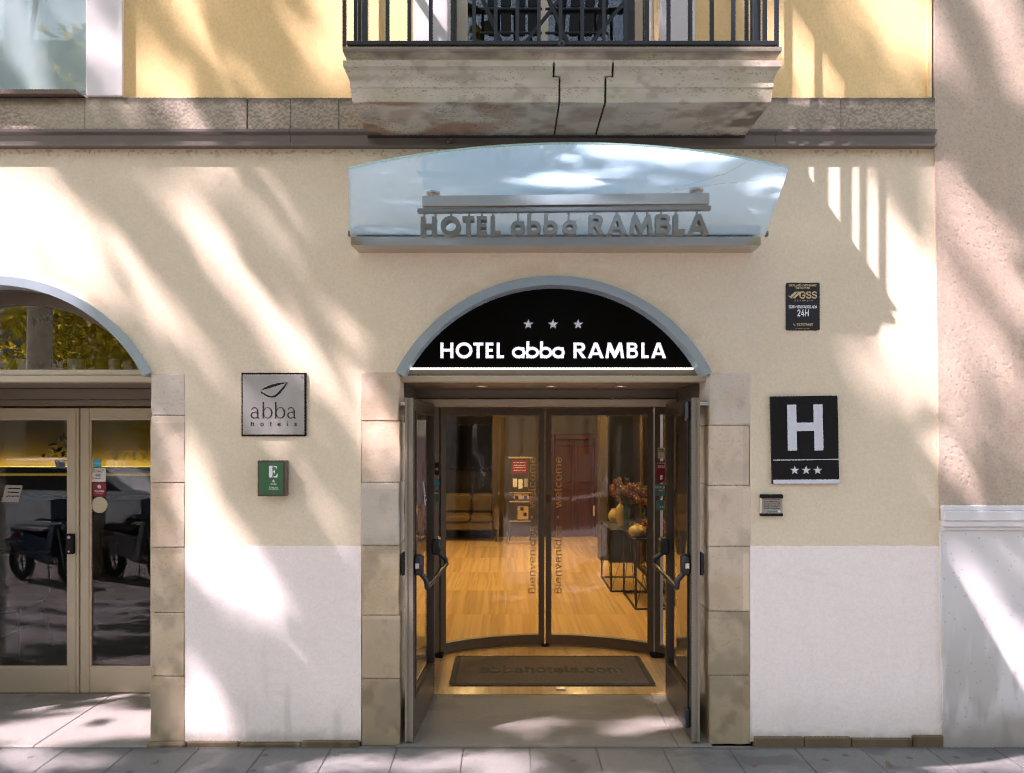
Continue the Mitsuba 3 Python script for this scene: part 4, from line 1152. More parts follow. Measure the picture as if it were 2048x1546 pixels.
# sofa
SO = thing('sofa', 'tan leather two-seat sofa with buttoned back in the lobby, below the television', 'sofa')
s0, s1, yso = -1.55, X(1000, 8.5), 8.5
za = Z(1015, yso)
put(SO + '__arm', [CB(s1 - .13, s1, yso, yso + .75, .20, za, .03)], 'm_leather', smooth=40)
put(SO + '__arm', [CB(s0, s0 + .13, yso, yso + .75, .20, za, .03)], 'm_leather', smooth=40)
put(SO + '__base', CB(s0 + .13, s1 - .13, yso + .03, yso + .75, .20, .33, .02), 'm_leather')
sm = X(940, yso)
for a, b in ((s0 + .135, sm - .004), (sm + .004, s1 - .135)):
    put(SO + '__seat_cushion', CB(a, b, yso, yso + .55, .335, Z(1031, yso), .03), 'm_leather', smooth=40)
    put(SO + '__back_cushion', [CB(a, b, yso + .5, yso + .64, Z(1030, yso), Z(992, yso), .035)], 'm_leather', smooth=40)
    for u in (.3, .7):
        put(SO + '__button', trimesh.creation.icosphere(1, .014).apply_translation([a + (b - a) * u, yso + .50, Z(1009, yso)]), 'm_leather')
for x in (s0 + .06, s1 - .06):
    for y in (yso + .06, yso + .68):
        put(SO + '__leg', TUBE([(x, y, .0), (x, y, .2)], [.014, .022], 10), 'm_brass', smooth=40)
TV = thing('television', 'black wall-mounted television above the tan sofa', 'television')
t0, t1, y = X(885, 9.2), X(985, 9.2), 9.2
put(TV + '__frame', CB(t0, t1, y, y + .06, Z(937, y), Z(849, y), .006), 'm_black')
put(TV + '__screen', CB(t0 + .02, t1 - .02, y - .004, y + .01, Z(934, y), Z(851, y), .002), 'm_black_gloss')

# brochure stand
BS = thing('brochure_stand', 'slim wooden brochure stand with a crimson notice at the top, in the lobby', 'brochure stand')
y = 8.3
b0, b1 = X(1018, y), X(1062, y)
put(BS + '__top_rail', CB(b0 - .01, b1 + .01, y, y + .10, Z(917, y), Z(914, y), .004), 'm_kraft')
put(BS + '__foot', CB(b0 - .02, b1 + .02, y - .05, y + .30, .0, .045, .008), 'm_kraft')
for x in (b0 + .012, b1 - .012):
    put(BS + '__post', TUBE([(x, y + .05, .045), (x, y + .05, Z(917, y))], .011, 10), 'm_brass', smooth=40)
put(BS + '__notice', B(b0 + .035, b1 - .06, y + .02, y + .03, Z(947, y), Z(921, y)), 'm_red', label='crimson printed notice')
for i in range(4):
    z = Z(926 + 5 * i, y)
    put(BS + '__notice__print', B(b0 + .07, b1 - .09, y + .018, y + .0195, z, z + .008), 'm_grey_print')
for px, py, w, h, m in ((1030, 966, .07, .14, 'm_white'), (1041, 968, .07, .16, 'm_white'), (1052, 966, .06, .14, 'm_plaque'), (1036, 993, .14, .09, 'm_kraft'), (1052, 993, .10, .09, 'm_kraft'), (1046, 1026, .18, .22, 'm_kraft')):
    put(BS + '__brochure', B(X(px, y) - w / 2, X(px, y) + w / 2, y + .02, y + .03, Z(py, y) - h / 2, Z(py, y) + h / 2), m)
for z in (Z(985, y), Z(1003, y), Z(1042, y)):
    put(BS + '__shelf', B(b0, b1, y, y + .06, z - .012, z), 'm_kraft')
for px, py in ((1033, 995), (1051, 995), (1044, 1018), (1050, 1029)):
    put(BS + '__printed_mark', B(X(px, y) - .028, X(px, y) + .028, y + .017, y + .0195, Z(py, y) - .028, Z(py, y) + .028), 'm_black')

# ---- console tables, vases and flowers along the mirror
def console(lab, x0, x1, y0, y1, h):
    k = thing('console_table', lab, 'table')
    r = .009
    put(k + '__tabletop', CB(x0 - .01, x1 + .01, y0 - .01, y1 + .01, h - .03, h, .003), 'm_black')
    for x in (x0, x1):
        for y in (y0, y1):
            put(k + '__leg', B(x - r, x + r, y - r, y + r, .003, h - .03), 'm_iron')
    put(k + '__base_frame', [B(x0 + r, x1 - r, y0 - r, y0 + r, .003, .02), B(x0 + r, x1 - r, y1 - r, y1 + r, .003, .02), B(x0 - r, x0 + r, y0 + r, y1 - r, .003, .02), B(x1 - r, x1 + r, y0 + r, y1 - r, .003, .02)], 'm_iron')
    put(k + '__wire_brace', [TUBE([(x0, y0, .02), (x0, (y0 + y1) / 2, h - .03), (x0, y1, .02)], .004, 5), TUBE([(x0, y0, .02), ((x0 + x1) / 2, y0, h - .03), (x1, y0, .02)], .004, 5), TUBE([(x1, y0, .02), (x1, (y0 + y1) / 2, h - .03), (x1, y1, .02)], .004, 5)], 'm_iron')
    return k


console('black wire-framed console table nearest the sliding door, carrying the squat vase', 1.335, 1.66, 3.45, 4.28, Z(1077, 3.45))
console('black wire-framed console table standing behind the nearer one', 1.20, 1.62, 4.36, 5.25, Z(1077, 3.45) - .02)
HT = Z(1077, 3.45)


def vase(lab, px, pyb, y, prof, m='m_vase', z=None, cat='vase', key='vase'):
    k = put(key, LATHE([(r, h) for r, h in prof], (X(px, y), y, HT if z is None else z), 28), m, smooth=50)
    return tag(k, lab, cat)


vase('squat round yellow vase at the front of the console table', 1275, 1072, 3.62, [(0, 0), (.055, 0), (.075, .012), (.098, .055), (.085, .092), (.05, .112), (.035, .120), (.038, .132), (.03, .134), (.028, .11), (0, .105)])
vase('tall yellow vase with a narrow neck on the console table', 1245, 1058, 4.75, [(0, 0), (.055, 0), (.07, .05), (.088, .14), (.078, .22), (.05, .255), (.04, .265), (.044, .28), (.034, .28), (.03, .2), (0, .19)], z=HT - .02)
vase('small round yellow vase at the back of the console table', 1229, 1050, 5.15, [(0, 0), (.05, 0), (.075, .04), (.08, .09), (.06, .135), (.038, .155), (.042, .17), (.033, .17), (.03, .12), (0, .11)], z=HT - .02)
# pieces of dried hydrangea
frng = np.random.default_rng(11)
scene['m_petal_a'] = {'type': 'twosided', 'bsdf': principled((.22, .085, .055), .8)}
scene['m_petal_b'] = {'type': 'twosided', 'bsdf': principled((.20, .15, .05), .8)}
scene['m_petal_c'] = {'type': 'twosided', 'bsdf': principled((.07, .02, .022), .8)}


def petals(c, r, n, size):
    v, f = [], []
    for i in range(n):
        d = frng.normal(size=3)
        d /= np.linalg.norm(d)
        q = np.array(c) + d * r * frng.uniform(.7, 1.05)
        a = np.cross(d + frng.normal(size=3) * .5, frng.normal(size=3))
        a /= np.linalg.norm(a)
        b = np.cross(d, a)
        s = size * frng.uniform(.6, 1.2)
        k = len(v)
        v += [q - a * s, q - b * s * .8 + d * s * .3, q + a * s, q + b * s * .8 + d * s * .3]
        f += [[k, k + 1, k + 2], [k, k + 2, k + 3]]
    return trimesh.Trimesh(v, f, process=False)


def bouquet(lab, cx, cy, cz, R, n, base):
    k = thing('flower_bouquet', lab, 'flowers')
    for i in range(n):
        d = frng.normal(size=3)
        d /= np.linalg.norm(d)
        d[2] = d[2] * .8 + .15
        p = np.array([cx, cy, cz]) + d * R * frng.uniform(.35, 1)
        put(k + '__flower_head', petals(p, frng.uniform(.026, .04), 60, .011), ('m_petal_a', 'm_petal_b', 'm_petal_a', 'm_petal_c')[i % 4])
        put(k + '__stem', TUBE([(cx + d[0] * .02, cy + d[1] * .02, base + .04), (cx + d[0] * .03, cy + d[1] * .03, base + .25), p], .004, 5), 'm_moto_green')


def glass_vase(lab, cx, cy, base, h, r):
    k = put('glass_vase', LATHE([(0, 0.004), (r, 0.004), (r * 1.02, h * .6), (r * .8, h)], (cx, cy, base), 20), 'm_glass', smooth=50)
    tag(k, lab, 'vase')


for lab, px, py, y, R, n, key in (('dried rust and olive hydrangea bouquet, left one on the console table', 1247, 985, 4.55, .19, 60, 'left'), ('dried rust hydrangea bouquet, middle one on the console table', 1283, 993, 4.25, .19, 56, 'middle'), ('dried hydrangea bouquet half hidden behind the door post', 1303, 985, 4.6, .13, 24, 'right')):
    cx = X(px, y) + .03
    base = HT - (.02 if y > 4.3 else 0)
    bouquet(lab, cx, y, Z(py, y), R, n, base)
    glass_vase(f'clear glass vase holding the {key} dried bouquet', cx, y, base, .30, .045)
for lab, px, y in (('clear glass bowl of pink dried petals behind the squat vase', 1289, 3.95), ('clear glass bowl of pink dried petals right of the door post', 1327, 3.85)):
    cx = X(px, y)
    k = put('petal_bowl', LATHE([(0, .004), (.075, .004), (.09, .03), (.092, .15)], (cx, y, HT), 24), 'm_glass', smooth=50)
    tag(k, lab, 'bowl')
    put(k + '__petal', trimesh.util.concatenate([petals((cx, y, HT + .07), .062, 160, .02), petals((cx, y, HT + .05), .03, 60, .02)]), 'm_pink_flower', kind='stuff')

# ------------------------------------------------------------------ restaurant behind the left door
put(H + '__restaurant_wall', [B(-7.2, -1.96, 6.4, 6.45, 0, 3), B(-7.25, -7.2, .9, 6.4, 0, 3), B(-2.0, -1.96, .86, 6.4, 0, 3), B(-7.2, LCX - 1.0, .86, .9, 0, 3), B(X(303) + .08, -1.96, .86, .9, 0, 2.6)], 'm_room_dark')
put(H + '__restaurant_ceiling', B(-7.2, -1.96, .96, 6.45, 2.55, 2.6), 'm_dark_wall')
put(H + '__window_ledge', [B(LCX - 1.0, LCX + 1.0, YW + .06, .95, zs + .031, zs + .05), B(LCX - 1.0, LCX + 1.0, .95, .99, zs - .02, 2.85), B(LCX - 1.0, LCX + 1.0, YW + .1, .95, 2.82, 2.85)], 'm_dark_wall')
for lab, px, r, h in (('left small white cup on the ledge behind the arched window glass', 47, .035, .11), ('middle white cup on the ledge behind the arched window glass', 153, .055, .11), ('right slim white cup on the ledge behind the arched window glass', 229, .036, .11)):
    k = put('white_cup', LATHE([(0, 0), (r * .85, 0), (r, h), (r * .93, h), (r * .8, .01), (0, .008)], (X(px, .42), .42, zs + .05), 20), 'm_white', smooth=50)
    tag(k, lab, 'cup')
put('restaurant_floor', B(-7.2, -1.96, .90, 6.4, -.06, .002), 'm_grey_column', kind='structure')
SH = thing('back_bar', 'bar shelf with a glowing yellow strip behind the glasses, seen through the restaurant door', 'bar shelf')
ysh = 5.2
zsh = Z(936, ysh)
scene['m_bar_wall'] = {'type': 'twosided', 'bsdf': principled((.34, .25, .06), .6)}
put(SH + '__back_panel', B(-6.9, -2.1, ysh + .42, ysh + .45, .0, 2.4), 'm_bar_wall')
put(SH + '__shelf', CB(-6.9, -2.1, ysh, ysh + .34, zsh - .05, zsh, .004), 'm_black')
put(SH + '__counter', [B(-6.9, -2.1, ysh - .25, ysh + .40, 0, Z(1000, ysh)), B(-6.95, -2.05, ysh - .30, ysh + .4, Z(1000, ysh), Z(996, ysh))], 'm_room_dark')
scene[SH + '__light_strip'] = mikit.ply(trimesh.Trimesh([(-6.9, ysh + .36, zsh + .002), (-2.1, ysh + .36, zsh + .002), (-2.1, ysh + .38, zsh + .002), (-6.9, ysh + .38, zsh + .002)], [[0, 1, 2], [0, 2, 3]], process=False), 'm_white')
scene[SH + '__light_strip']['emitter'] = {'type': 'area', 'radiance': rgb(2.2, 1.45, .11)}
scene[SH + '__light_strip_001'] = mikit.ply(trimesh.Trimesh([(-6.9, ysh + .02, zsh - .10), (-2.1, ysh + .02, zsh - .10), (-2.1, ysh + .02, zsh - .07), (-6.9, ysh + .02, zsh - .07)], [[0, 1, 2], [0, 2, 3]], process=False), 'm_white')
scene[SH + '__light_strip_001']['emitter'] = {'type': 'area', 'radiance': rgb(.018, .012, .001)}
brng = np.random.default_rng(5)
for i in range(9):
    px = 215 + 10 * i + brng.uniform(-3, 3)
    x = X(px, ysh + .15)
    k = put('wine_glass', LATHE([(.03, 0), (.004, .008), (.004, .085), (.03, .12), (.036, .16), (.028, .21)], (x, ysh + .12 + .1 * (i % 2), zsh), 14), 'm_glass', smooth=50)
    tag(k, 'clear stemmed glass on the yellow-lit bar shelf', 'glass', 'glasses on the bar shelf')
for i, px in enumerate((8, 16, 128, 20)):
    pass
PL = thing('potted_plant', 'dark leafy plant on the bar shelf, left of the door mullion', 'plant')
lv = []
for i in range(26):
    d = brng.normal(size=3) * .12
    c = np.array([X(112, ysh) + d[0] * 1.3, ysh + .1 + d[1] * .5, zsh + .13 + abs(d[2])])
    a, b = brng.normal(size=3), brng.normal(size=3)
    a = a / np.linalg.norm(a) * .05
    b = b / np.linalg.norm(b) * .03
    lv.append(trimesh.Trimesh([c - a, c + b, c + a, c - b], [[0, 1, 2], [0, 2, 3]], process=False))
put(PL + '__foliage', lv, 'm_moto_green')
put(PL + '__pot', LATHE([(0, 0), (.05, 0), (.07, .1), (.06, .1), (0, .09)], (X(112, ysh), ysh + .1, zsh), 20), 'm_brown_frame', smooth=40)
CH = thing('dining_chair', 'dark teal shell chair with thin splayed legs, cut by the left edge of the photograph', 'chair')
yc = 1.7
cx0, cx1 = X(-90, yc), X(44, yc)
zs0, zs1 = Z(1218, yc), Z(1135, yc)
prof = [(.42, zs1 + .02), (.40, zs0 + .15), (.36, zs0 + .03), (.24, zs0), (.0, zs0 + .01), (-.06, zs0 - .02)]
sh = []
for (a, za_), (b, zb2) in zip(prof[:-1], prof[1:]):
    sh.append(hull([(x, yc + yy, z + dz) for x in (cx0, cx1) for yy, z in ((a, za_), (b, zb2)) for dz in (0, .018)]))
put(CH + '__seat', sh, 'm_teal_chair')
for sxx in (cx0 + .05, cx1 - .05):
    for syy, ky in ((yc + .03, -.06), (yc + .33, .08)):
        put(CH + '__leg', TUBE([(sxx, syy, zs0), (sxx + (.06 if sxx > (cx0 + cx1) / 2 else -.06), syy + ky, .0)], [.012, .009], 8), 'm_teal_chair', smooth=40)
TB = thing('dining_table', 'brown restaurant table beside the teal chair behind the door glass', 'table')
put(TB + '__tabletop', CB(X(-200, 2.4), X(36, 2.4), 2.2, 2.9, Z(1195, 2.4) + .32, Z(1195, 2.4) + .35, .004), 'm_brown_frame')
put(TB + '__leg', B(X(-40, 2.5), X(-25, 2.5), 2.5, 2.56, 0, Z(1195, 2.4) + .32), 'm_iron')
put(TB + '__foot', CB(X(-90, 2.5), X(25, 2.5), 2.3, 2.76, .002, .02, .004), 'm_iron')

# ---- folded chairs on the balcony
for lab, xs_, lean in (('folded dark slatted chair on the balcony, left of the door mullion', (985, 1012, 1041, 1066), .0), ('folded dark slatted chair on the balcony, right of the door mullion', (1115, 1143, 1172, 1198), .07)):
    k = thing('folding_chair', lab, 'chair', 'folded chairs on the balcony')
    y = -.20
    w = .028
    for px in xs_:
        x = X(px, y)
        for z0, z1 in ((Z(72, y), Z(17, y)), (Z(15, y), Z(-60, y))):
            q = rrect(x - w, x + w, z0, z1, .016)
            m = EX(q, y - .008, y + .008)
            m.vertices[:, 0] += (m.vertices[:, 2] - 3.9) * lean
            put(k + '__slat', m, 'm_black')
    xa, xb = X(xs_[0], y) - .09, X(xs_[-1], y) + .05
    put(k + '__rail', [TUBE([(xa + .02, y - .02, Z(22, y)), (xb, y - .02, Z(22, y))], .007, 6), TUBE([(xa + .02, y - .02, Z(70, y)), (xb, y - .02, Z(70, y))], .007, 6)], 'm_iron')
    xm = (xa + xb) / 2
    for a, b in (((xa - .05, Z(-60, y)), (xm + .02, 3.845)), ((xm + .02 + .42, Z(-60, y)), (xm - .03, 3.845))):
        put(k + '__leg', hull([(p[0] + d, y - .05 - .02 * (i == 0) + e, p[1]) for i, p in enumerate((a, b)) for d in (-.012, .012) for e in (0, .01)]), 'm_iron')
# ------------------------------------------------------------------ street side (seen in the glass as reflections, and casting the shade)
def lit(xw, zw):
    """how open the crown is along the sun ray that meets the facade at photo pixel (xw, zw)"""
    out = np.zeros(len(xw))
    for x0, y0, x1, y1, w, s in GAPS:
        d = np.array([x1 - x0, y1 - y0], float)
        L2 = max((d ** 2).sum(), 1e-9)
        t = np.clip(((xw - x0) * d[0] + (zw - y0) * d[1]) / L2, 0, 1)
        dist = np.hypot(xw - x0 - t * d[0], zw - y0 - t * d[1])
        out = np.maximum(out, s * np.clip((w + 9 - dist) / 22 + .5, 0, 1))
    return out


GAPS = [
    (250, 60, 1860, 60, 150, .33), (0, 620, 700, 620, 260, .06),
    # yellow wall, stone surround, window (upper left)
    (-60, -150, 60, 190, 34, .9), (75, -60, 170, 120, 26, .8), (185, -40, 240, 60, 40, .9), (215, 80, 250, 110, 20, .7), (262, 20, 262, 190, 22, .8), (300, 110, 400, 200, 30, 1), (280, 90, 330, 190, 32, 1), (500, 70, 570, 190, 16, .7), (540, -20, 620, 110, 20, .75), (610, -60, 720, 170, 44, 1),
    (700, -100, 830, 140, 60, 1), (790, -40, 890, 90, 40, 1),
    # stone band
    (0, 235, 150, 250, 26, .9), (200, 205, 250, 262, 18, .8), (335, 205, 410, 280, 26, .9), (395, 205, 470, 270, 18, .7), (505, 210, 545, 260, 16, .9), (590, 200, 640, 250, 14, .5),
    # cream wall left
    (-120, 340, 60, 560, 120, 1), (60, 345, 130, 440, 40, .9), (40, 430, 230, 560, 70, .95), (150, 440, 290, 580, 40, .9), (280, 560, 390, 700, 34, .8), (200, 345, 250, 385, 16, .7),
    (300, 340, 330, 390, 12, .5), (350, 345, 440, 500, 24, .8), (430, 480, 545, 655, 26, .9), (535, 610, 625, 730, 34, 1), (620, 730, 720, 890, 30, .85), (430, 345, 510, 455, 16, .55), (560, 335, 660, 480, 22, .6), (540, 440, 700, 620, 18, .45), (640, 560, 740, 680, 26, .7),
    (400, 700, 500, 850, 16, .5), (330, 700, 420, 860, 22, .6), (480, 860, 580, 1010, 16, .4), (600, 950, 720, 1110, 30, .75), (560, 760, 640, 890, 14, .45),
    (376, 900, 420, 1090, 44, 1), (400, 980, 480, 1130, 40, 1), (310, 850, 360, 1060, 28, .8), (390, 1100, 530, 1190, 46, 1), (440, 1130, 560, 1220, 34, .9), (560, 1060, 640, 1160, 18, .45),
    (370, 1240, 400, 1290, 14, .4), (375, 1330, 470, 1480, 38, .95), (370, 1400, 430, 1500, 30, 1), (450, 1230, 560, 1400, 18, .45), (520, 1290, 640, 1470, 22, .5), (600, 1180, 700, 1330, 22, .45), (660, 1380, 720, 1480, 18, .4),
    # stone jamb and left of the arch
    (740, 780, 790, 960, 36, .9), (690, 700, 740, 800, 26, .7), (700, 820, 770, 1010, 20, .8),
    # upper right yellow wall, shadow of railing
    (1560, 40, 1700, 200, 34, .95), (1590, 60, 1640, 200, 30, 1), (1640, 120, 1760, 260, 16, .6), (1745, -60, 1850, 110, 50, 1), (1800, 60, 1870, 150, 40, 1), (1450, -80, 1500, 60, 30, .8),
    (1570, 190, 1720, 300, 30, .9),
    (1610, 310, 1760, 520, 60, 1), (1690, 330, 1800, 560, 44, .85), (1760, 420, 1880, 640, 46, 1), (1760, 560, 1890, 820, 72, 1), (1830, 720, 1890, 890, 54, 1), (1705, 700, 1800, 790, 48, 1), (1780, 780, 1850, 850, 34, 1),
    # pink wall
    (1875, 20, 1930, 190, 24, .85), (1940, -120, 2040, 180, 46, 1), (2020, 90, 2080, 240, 26, .6), (1870, 340, 1990, 470, 30, .95), (1900, 380, 2070, 640, 52, 1), (1880, 470, 1930, 600, 44, .95), (1950, 600, 2060, 800, 26, .8),
    (1885, 640, 1960, 850, 36, 1), (2000, 800, 2070, 940, 26, .85), (1890, 870, 1950, 1000, 26, .8), (1960, 900, 2050, 1040, 16, .45),
    (1965, 1015, 2040, 1090, 26, .8), (1895, 1100, 1935, 1150, 14, .6), (1985, 1085, 2070, 1190, 28, .9), (1960, 1210, 2080, 1400, 56, 1),
    # below the facade foot: what reaches the pavement, the thresholds and the canopy
    (-220, 1150, 90, 1340, 190, 1), (60, 1250, 110, 1330, 26, .8), (845, 1190, 905, 1280, 64, 1), (930, 1190, 960, 1230, 16, .6), (1115, 1190, 1170, 1300, 74, 1), (1040, 1660, 1140, 1770, 110, 1), (820, 1660, 900, 1750, 76, 1), (2040, 1680, 2200, 1760, 110, 1), (1230, 1690, 1260, 1730, 22, .5), (560, 1650, 640, 1740, 26, .6), (240, 1640, 360, 1750, 70, 1), (100, 1540, 200, 1680, 46, .9), (420, 1700, 470, 1760, 30, .7),
    (1900, 1640, 2140, 1660, 60, 1), (1660, 1330, 1760, 1420, 50, 1), (1780, 1420, 1900, 1520, 40, .8), (1820, 1330, 1880, 1400, 30, .5), (1950, 1500, 2050, 1600, 40, .6), (1560, 1340, 1620, 1400, 28, .5), (1480, 1360, 1520, 1420, 18, .4), (1340, 1340, 1390, 1400, 22, .4), (2080, 1500, 2160, 1580, 30, .5),
]


def leaves(c, size, seed):
    """five-point leaf faces at the points c, in random attitudes"""
    r = np.random.default_rng(seed)
    n = len(c)
    a = r.normal(size=(n, 3))
    a[:, 2] *= .6
    a /= np.linalg.norm(a, axis=1, keepdims=True)
    b = np.cross(a, r.normal(size=(n, 3)))
    b /= np.linalg.norm(b, axis=1, keepdims=True)
    nn = np.cross(a, b)
    s = size * r.uniform(.65, 1.2, (n, 1))
    v = np.stack([c - a * s, c - b * s * .75 - a * s * .1 + nn * s * .15, c + a * s * .9, c + b * s * .75 - a * s * .1 + nn * s * .15], 1).reshape(-1, 3)
    k = np.arange(n)[:, None] * 4
    f = np.vstack([k + [0, 1, 2], k + [0, 2, 3]])
    return trimesh.Trimesh(v, f, process=False)


def crown_points(centre, radii, n, clumps, seed, spread=.75):
    r = np.random.default_rng(seed)
    d = r.normal(size=(clumps, 3))
    d /= np.linalg.norm(d, axis=1, keepdims=True)
    cc = d * r.uniform(.25, 1, (clumps, 1)) ** (1 / 2.2)
    p = cc[r.integers(0, clumps, n)] * np.array(radii) + r.normal(size=(n, 3)) * spread
    q = p / np.array(radii)
    p = p[(q ** 2).sum(1) < 1.12]
    return p + np.array(centre)


def tree(lab, trunk, centre, radii, n, clumps, seed, size, guided=False, r0=.24):
    k = thing('street_tree', lab, 'tree', None)
    c, t = np.array(centre, float), np.array(trunk, float)
    p = crown_points(centre, radii, n, clumps, seed)
    if guided:
        p = np.vstack([p, np.random.default_rng(seed + 5).uniform(-1, 1, (n, 3)) * np.array(radii) + c])
        p = p[(((p - c) / radii) ** 2).sum(1) < 1.1]
        d = -p[:, 1]
        xw = 1015 + 340 * (p[:, 0] + 1.68 * d)
        zw = 872 - 340 * (p[:, 2] - 2.5 * d - EYE)
        m = lit(xw, zw)
        u = np.random.default_rng(seed + 1).uniform(0, 1, len(p))
        outside = (xw < -250) | (xw > 2250) | (zw < -200) | (zw > 1800)
        nz = meshkit.fbm(np.stack([xw / 150, zw / 230, 0 * xw], -1), 3, 4)
        m = np.where(outside, np.clip((nz - .38) * 9, 0, 1), m)
        m = np.where(zw > 3200, .92, m)
        p = p[u > m ** 1.0]
    if guided:      # a low branch hanging nearer to the facade
        r = np.random.default_rng(seed + 9)
        cl = np.array([-4.4, -2.7, 8.5]) + r.uniform(-1, 1, (90, 3)) * np.array([4.2, .8, 3.2])
        q = cl[r.integers(0, 90, 2600)] + r.normal(size=(2600, 3)) * .22
        d = -q[:, 1]
        m = lit(1015 + 340 * (q[:, 0] + 1.68 * d), 872 - 340 * (q[:, 2] - 2.5 * d - EYE))
        p = np.vstack([p, q[r.uniform(0, 1, len(q)) > np.sqrt(m) * .97]])
    put(k + '__crown', leaves(p, size, seed + 2), 'm_leaf' if guided else 'm_leaf_far', kind='stuff')
    top = c + np.array([0, 0, radii[2] * .2])
    mid = np.array([-5.9, -4.6, 11.6]) if guided else t * .45 + top * .55 + np.array([.25, .1, 0])
    put(k + '__trunk', TUBE([t, t + [0, 0, .4], t * .7 + mid * .3 + [0.05, 0, .1], mid, top], [r0 * 1.3, r0, r0 * .85, r0 * .55, .05], 12), 'm_bark', smooth=50)
    br = np.random.default_rng(seed + 3)
    for i in range(9):
        w = br.uniform(.35, .85)
        s = t * (1 - w) + mid * w if br.uniform() < .5 else mid * (1 - w) + top * w
        e = c + np.array(radii) * br.normal(size=3) * .42
        h = (s + e) / 2 + np.array([0, 0, .4])
        put(k + '__limb', TUBE([s, h, e], [.032, .02, .008] if guided else [.06, .035, .012], 6), 'm_bark', smooth=50)


tree('tall plane tree at the kerb whose crown shades the hotel front', (-5.75, -4.3, -.13), (-8.05, -4.9, 13.95), (6.0, 2.3, 6.7), 15000, 140, 21, .12, True, .16)
tree('yellow-green street tree beyond the road, left one in the glass', (-9.0, -13.5, -.13), (-8.5, -13.0, 6.4), (4.6, 3.2, 4.6), 24000, 130, 31, .11)
tree('yellow-green street tree beyond the road, middle one in the glass', (-3.2, -14.5, -.13), (-3.0, -14.0, 7.0), (4.2, 3.0, 4.6), 18000, 120, 41, .11)
tree('yellow-green street tree beyond the road, right one in the glass', (5.5, -14.0, -.13), (5.5, -13.5, 7.0), (4.6, 3.0, 4.6), 16000, 120, 51, .11)

OB = thing('opposite_building', 'brown apartment block across the street, seen only as a reflection', 'building')
put(OB + '__wall', B(-24, 24, -24, -22, -.13, 15), 'm_facade')
for i in range(11):
    for j in range(4):
        put(OB + '__window', B(-22 + 4.2 * i, -20.6 + 4.2 * i, -22, -21.96, 1.0 + 3.5 * j, 3.1 + 3.5 * j), 'm_window_dark')
put(OB + '__cornice', CB(-24.2, 24.2, -24, -21.6, 15, 15.4, .05), 'm_facade')


def motorcycle(lab, x, y, rot, body):
    k = thing('motorcycle', lab, 'motorcycle', 'motorcycles parked at the kerb')
    M = trimesh.transformations.translation_matrix([x, y, -.13]) @ trimesh.transformations.rotation_matrix(rot, [0, 0, 1]) @ trimesh.transformations.scale_matrix(.84)
    a = lambda m: m.copy().apply_transform(M)
    for wx_ in (-.66, .66):
        w = put(k + '__wheel', a(TORUS((wx_, 0, .30), .235, .062)), 'm_rubber', smooth=True)
        put(w + '__rim', [a(TORUS((wx_, 0, .30), .185, .018, 28, 6))] + [a(TUBE([(wx_, 0, .30), (wx_ + .18 * math.cos(t), 0, .30 + .18 * math.sin(t))], .012, 5)) for t in np.arange(5) * 2 * math.pi / 5], 'm_moto_metal', smooth=40)
    put(k + '__body', [a(hull([(-.75, .10, .62), (-.75, -.10, .62), (-.55, .14, .45), (-.55, -.14, .45), (.1, .12, .35), (.1, -.12, .35), (.2, .12, .72), (.2, -.12, .72), (-.3, .14, .78), (-.3, -.14, .78)])),
                       a(hull([(.2, .18, .35), (.2, -.18, .35), (.42, .2, .45), (.42, -.2, .45), (.5, .16, .95), (.5, -.16, .95), (.38, .16, .95), (.38, -.16, .95)]))], body, smooth=30)
    put(k + '__seat', a(CB(-.78, .12, -.14, .14, .76, .88, .05)), 'm_black', smooth=40)
    put(k + '__fork', [a(TUBE([(.46, s * .09, .95), (.66, s * .09, .30)], .022, 8)) for s in (-1, 1)], 'm_moto_metal', smooth=40)
    put(k + '__handlebar', a(TUBE([(.36, -.36, 1.05), (.44, -.12, 1.02), (.44, .12, 1.02), (.36, .36, 1.05)], .016, 8)), 'm_black', smooth=40)
    put(k + '__headlight', a(trimesh.creation.icosphere(2, .09).apply_translation([.53, 0, .9])), 'm_moto_metal', smooth=True)
    put(k + '__exhaust', a(TUBE([(0, -.16, .28), (-.4, -.18, .30), (-.85, -.18, .42)], [.03, .045, .05], 10)), 'm_moto_metal', smooth=40)
    put(k + '__windscreen', a(hull([(.45, .18, .98), (.45, -.18, .98), (.36, .14, 1.32), (.36, -.14, 1.32), (.44, 0, 1.02), (.35, 0, 1.34)])), 'm_car_glass')


    put(k + '__mirror', [a(DISC((.40, sy * .40, 1.22), .055, (1, 0, 0), .015, 14)) for sy in (-1, 1)] + [a(TUBE([(.42, sy * .26, 1.05), (.40, sy * .40, 1.2)], .008, 6)) for sy in (-1, 1)], 'm_chrome')
    put(k + '__mudguard', [a(hull([(wx_ + .34 * math.cos(t), sy * .075, .30 + .34 * math.sin(t)) for t in (.5, 1.1, 1.7, 2.3) for sy in (-1, 1)])) for wx_ in (-.66, .66)], body)
    put(k + '__tail_light', a(CB(-.86, -.79, -.07, .07, .66, .74, .015)), 'm_red')
    put(k + '__number_plate', a(CB(-.90, -.885, -.09, .09, .46, .60, .004)), 'm_white')
    put(k + '__stand', [a(TUBE([(-.1, sy * .1, .32), (-.18, sy * .16, .0)], .014, 6)) for sy in (-1, 1)], 'm_moto_metal')


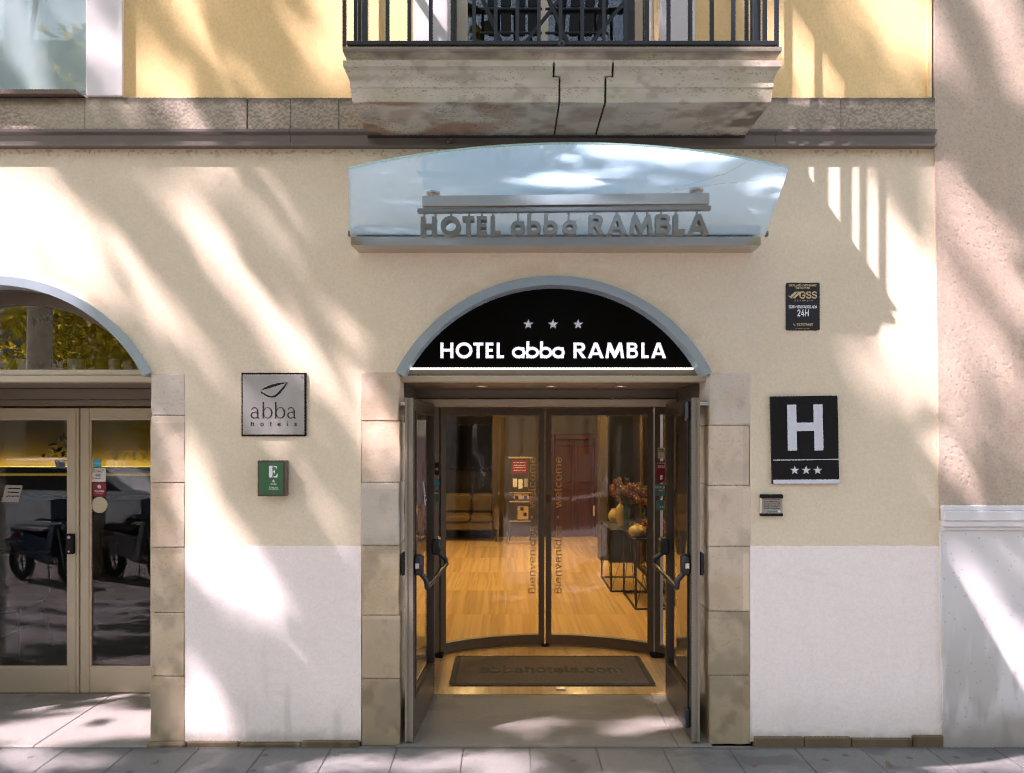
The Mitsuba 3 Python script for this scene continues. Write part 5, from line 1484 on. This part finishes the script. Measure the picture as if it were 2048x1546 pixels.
motorcycle('dark green motorcycle parked at the kerb, leftmost reflected in the restaurant door', -7.4, -3.9, .35, 'm_moto_green')
motorcycle('dark blue motorcycle parked at the kerb, second from the left in the reflection', -6.1, -3.8, .5, 'm_moto_blue')
motorcycle('grey motorcycle parked at the kerb, second from the right in the reflection', -4.95, -3.9, .6, 'm_moto_grey')
motorcycle('black motorcycle parked at the kerb, rightmost in the reflection', -3.9, -3.8, .5, 'm_navy')


def car(lab, x, y):
    k = thing('parked_car', lab, 'car')
    M = trimesh.transformations.translation_matrix([x, y, -.13])
    a = lambda m: m.copy().apply_transform(M)
    side = Polygon([(-2.05, .32), (2.0, .30), (2.1, .55), (2.0, .82), (1.2, .98), (.55, 1.42), (-1.3, 1.48), (-1.95, 1.05), (-2.1, .8)])
    m = EX(side.buffer(.05, 4), -.85, .85)
    v = m.vertices
    v[:, 1] *= 1 - .16 * np.clip((v[:, 2] - .95) / .5, 0, 1)
    put(k + '__body', a(m), 'm_car_white', smooth=35)
    glass = Polygon([(1.0, 1.0), (.48, 1.36), (-1.2, 1.42), (-1.6, 1.04)])
    put(k + '__window', a(EX(glass, -.845, .845)), 'm_car_glass')
    for wx_ in (-1.3, 1.3):
        for wy in (-.80, .80):
            w = put(k + '__wheel', a(TORUS((wx_, wy, .31), .225, .09, 32, 10)), 'm_rubber', smooth=True)
            put(w + '__rim', a(DISC((wx_, wy * 1.06, .31), .19, (0, 1, 0), .05)), 'm_chrome')
    put(k + '__bumper', [a(CB(-2.17, -2.0, -.8, .8, .3, .5, .04)), a(CB(2.0, 2.17, -.8, .8, .3, .5, .04))], 'm_black')
    for yy in (-.65, .65):
        put(k + '__tail_light', a(CB(-2.15, -2.05, yy - .1, yy + .1, .75, .95, .02)), 'm_red')
        put(k + '__headlight', a(CB(2.0, 2.13, yy - .14, yy + .14, .62, .78, .03)), 'm_chrome')


car('white hatchback standing in the road, reflected in the glass', -7.6, -7.6)
for k_, v_ in list(labels.items()):
    if not v_:
        del labels[k_]
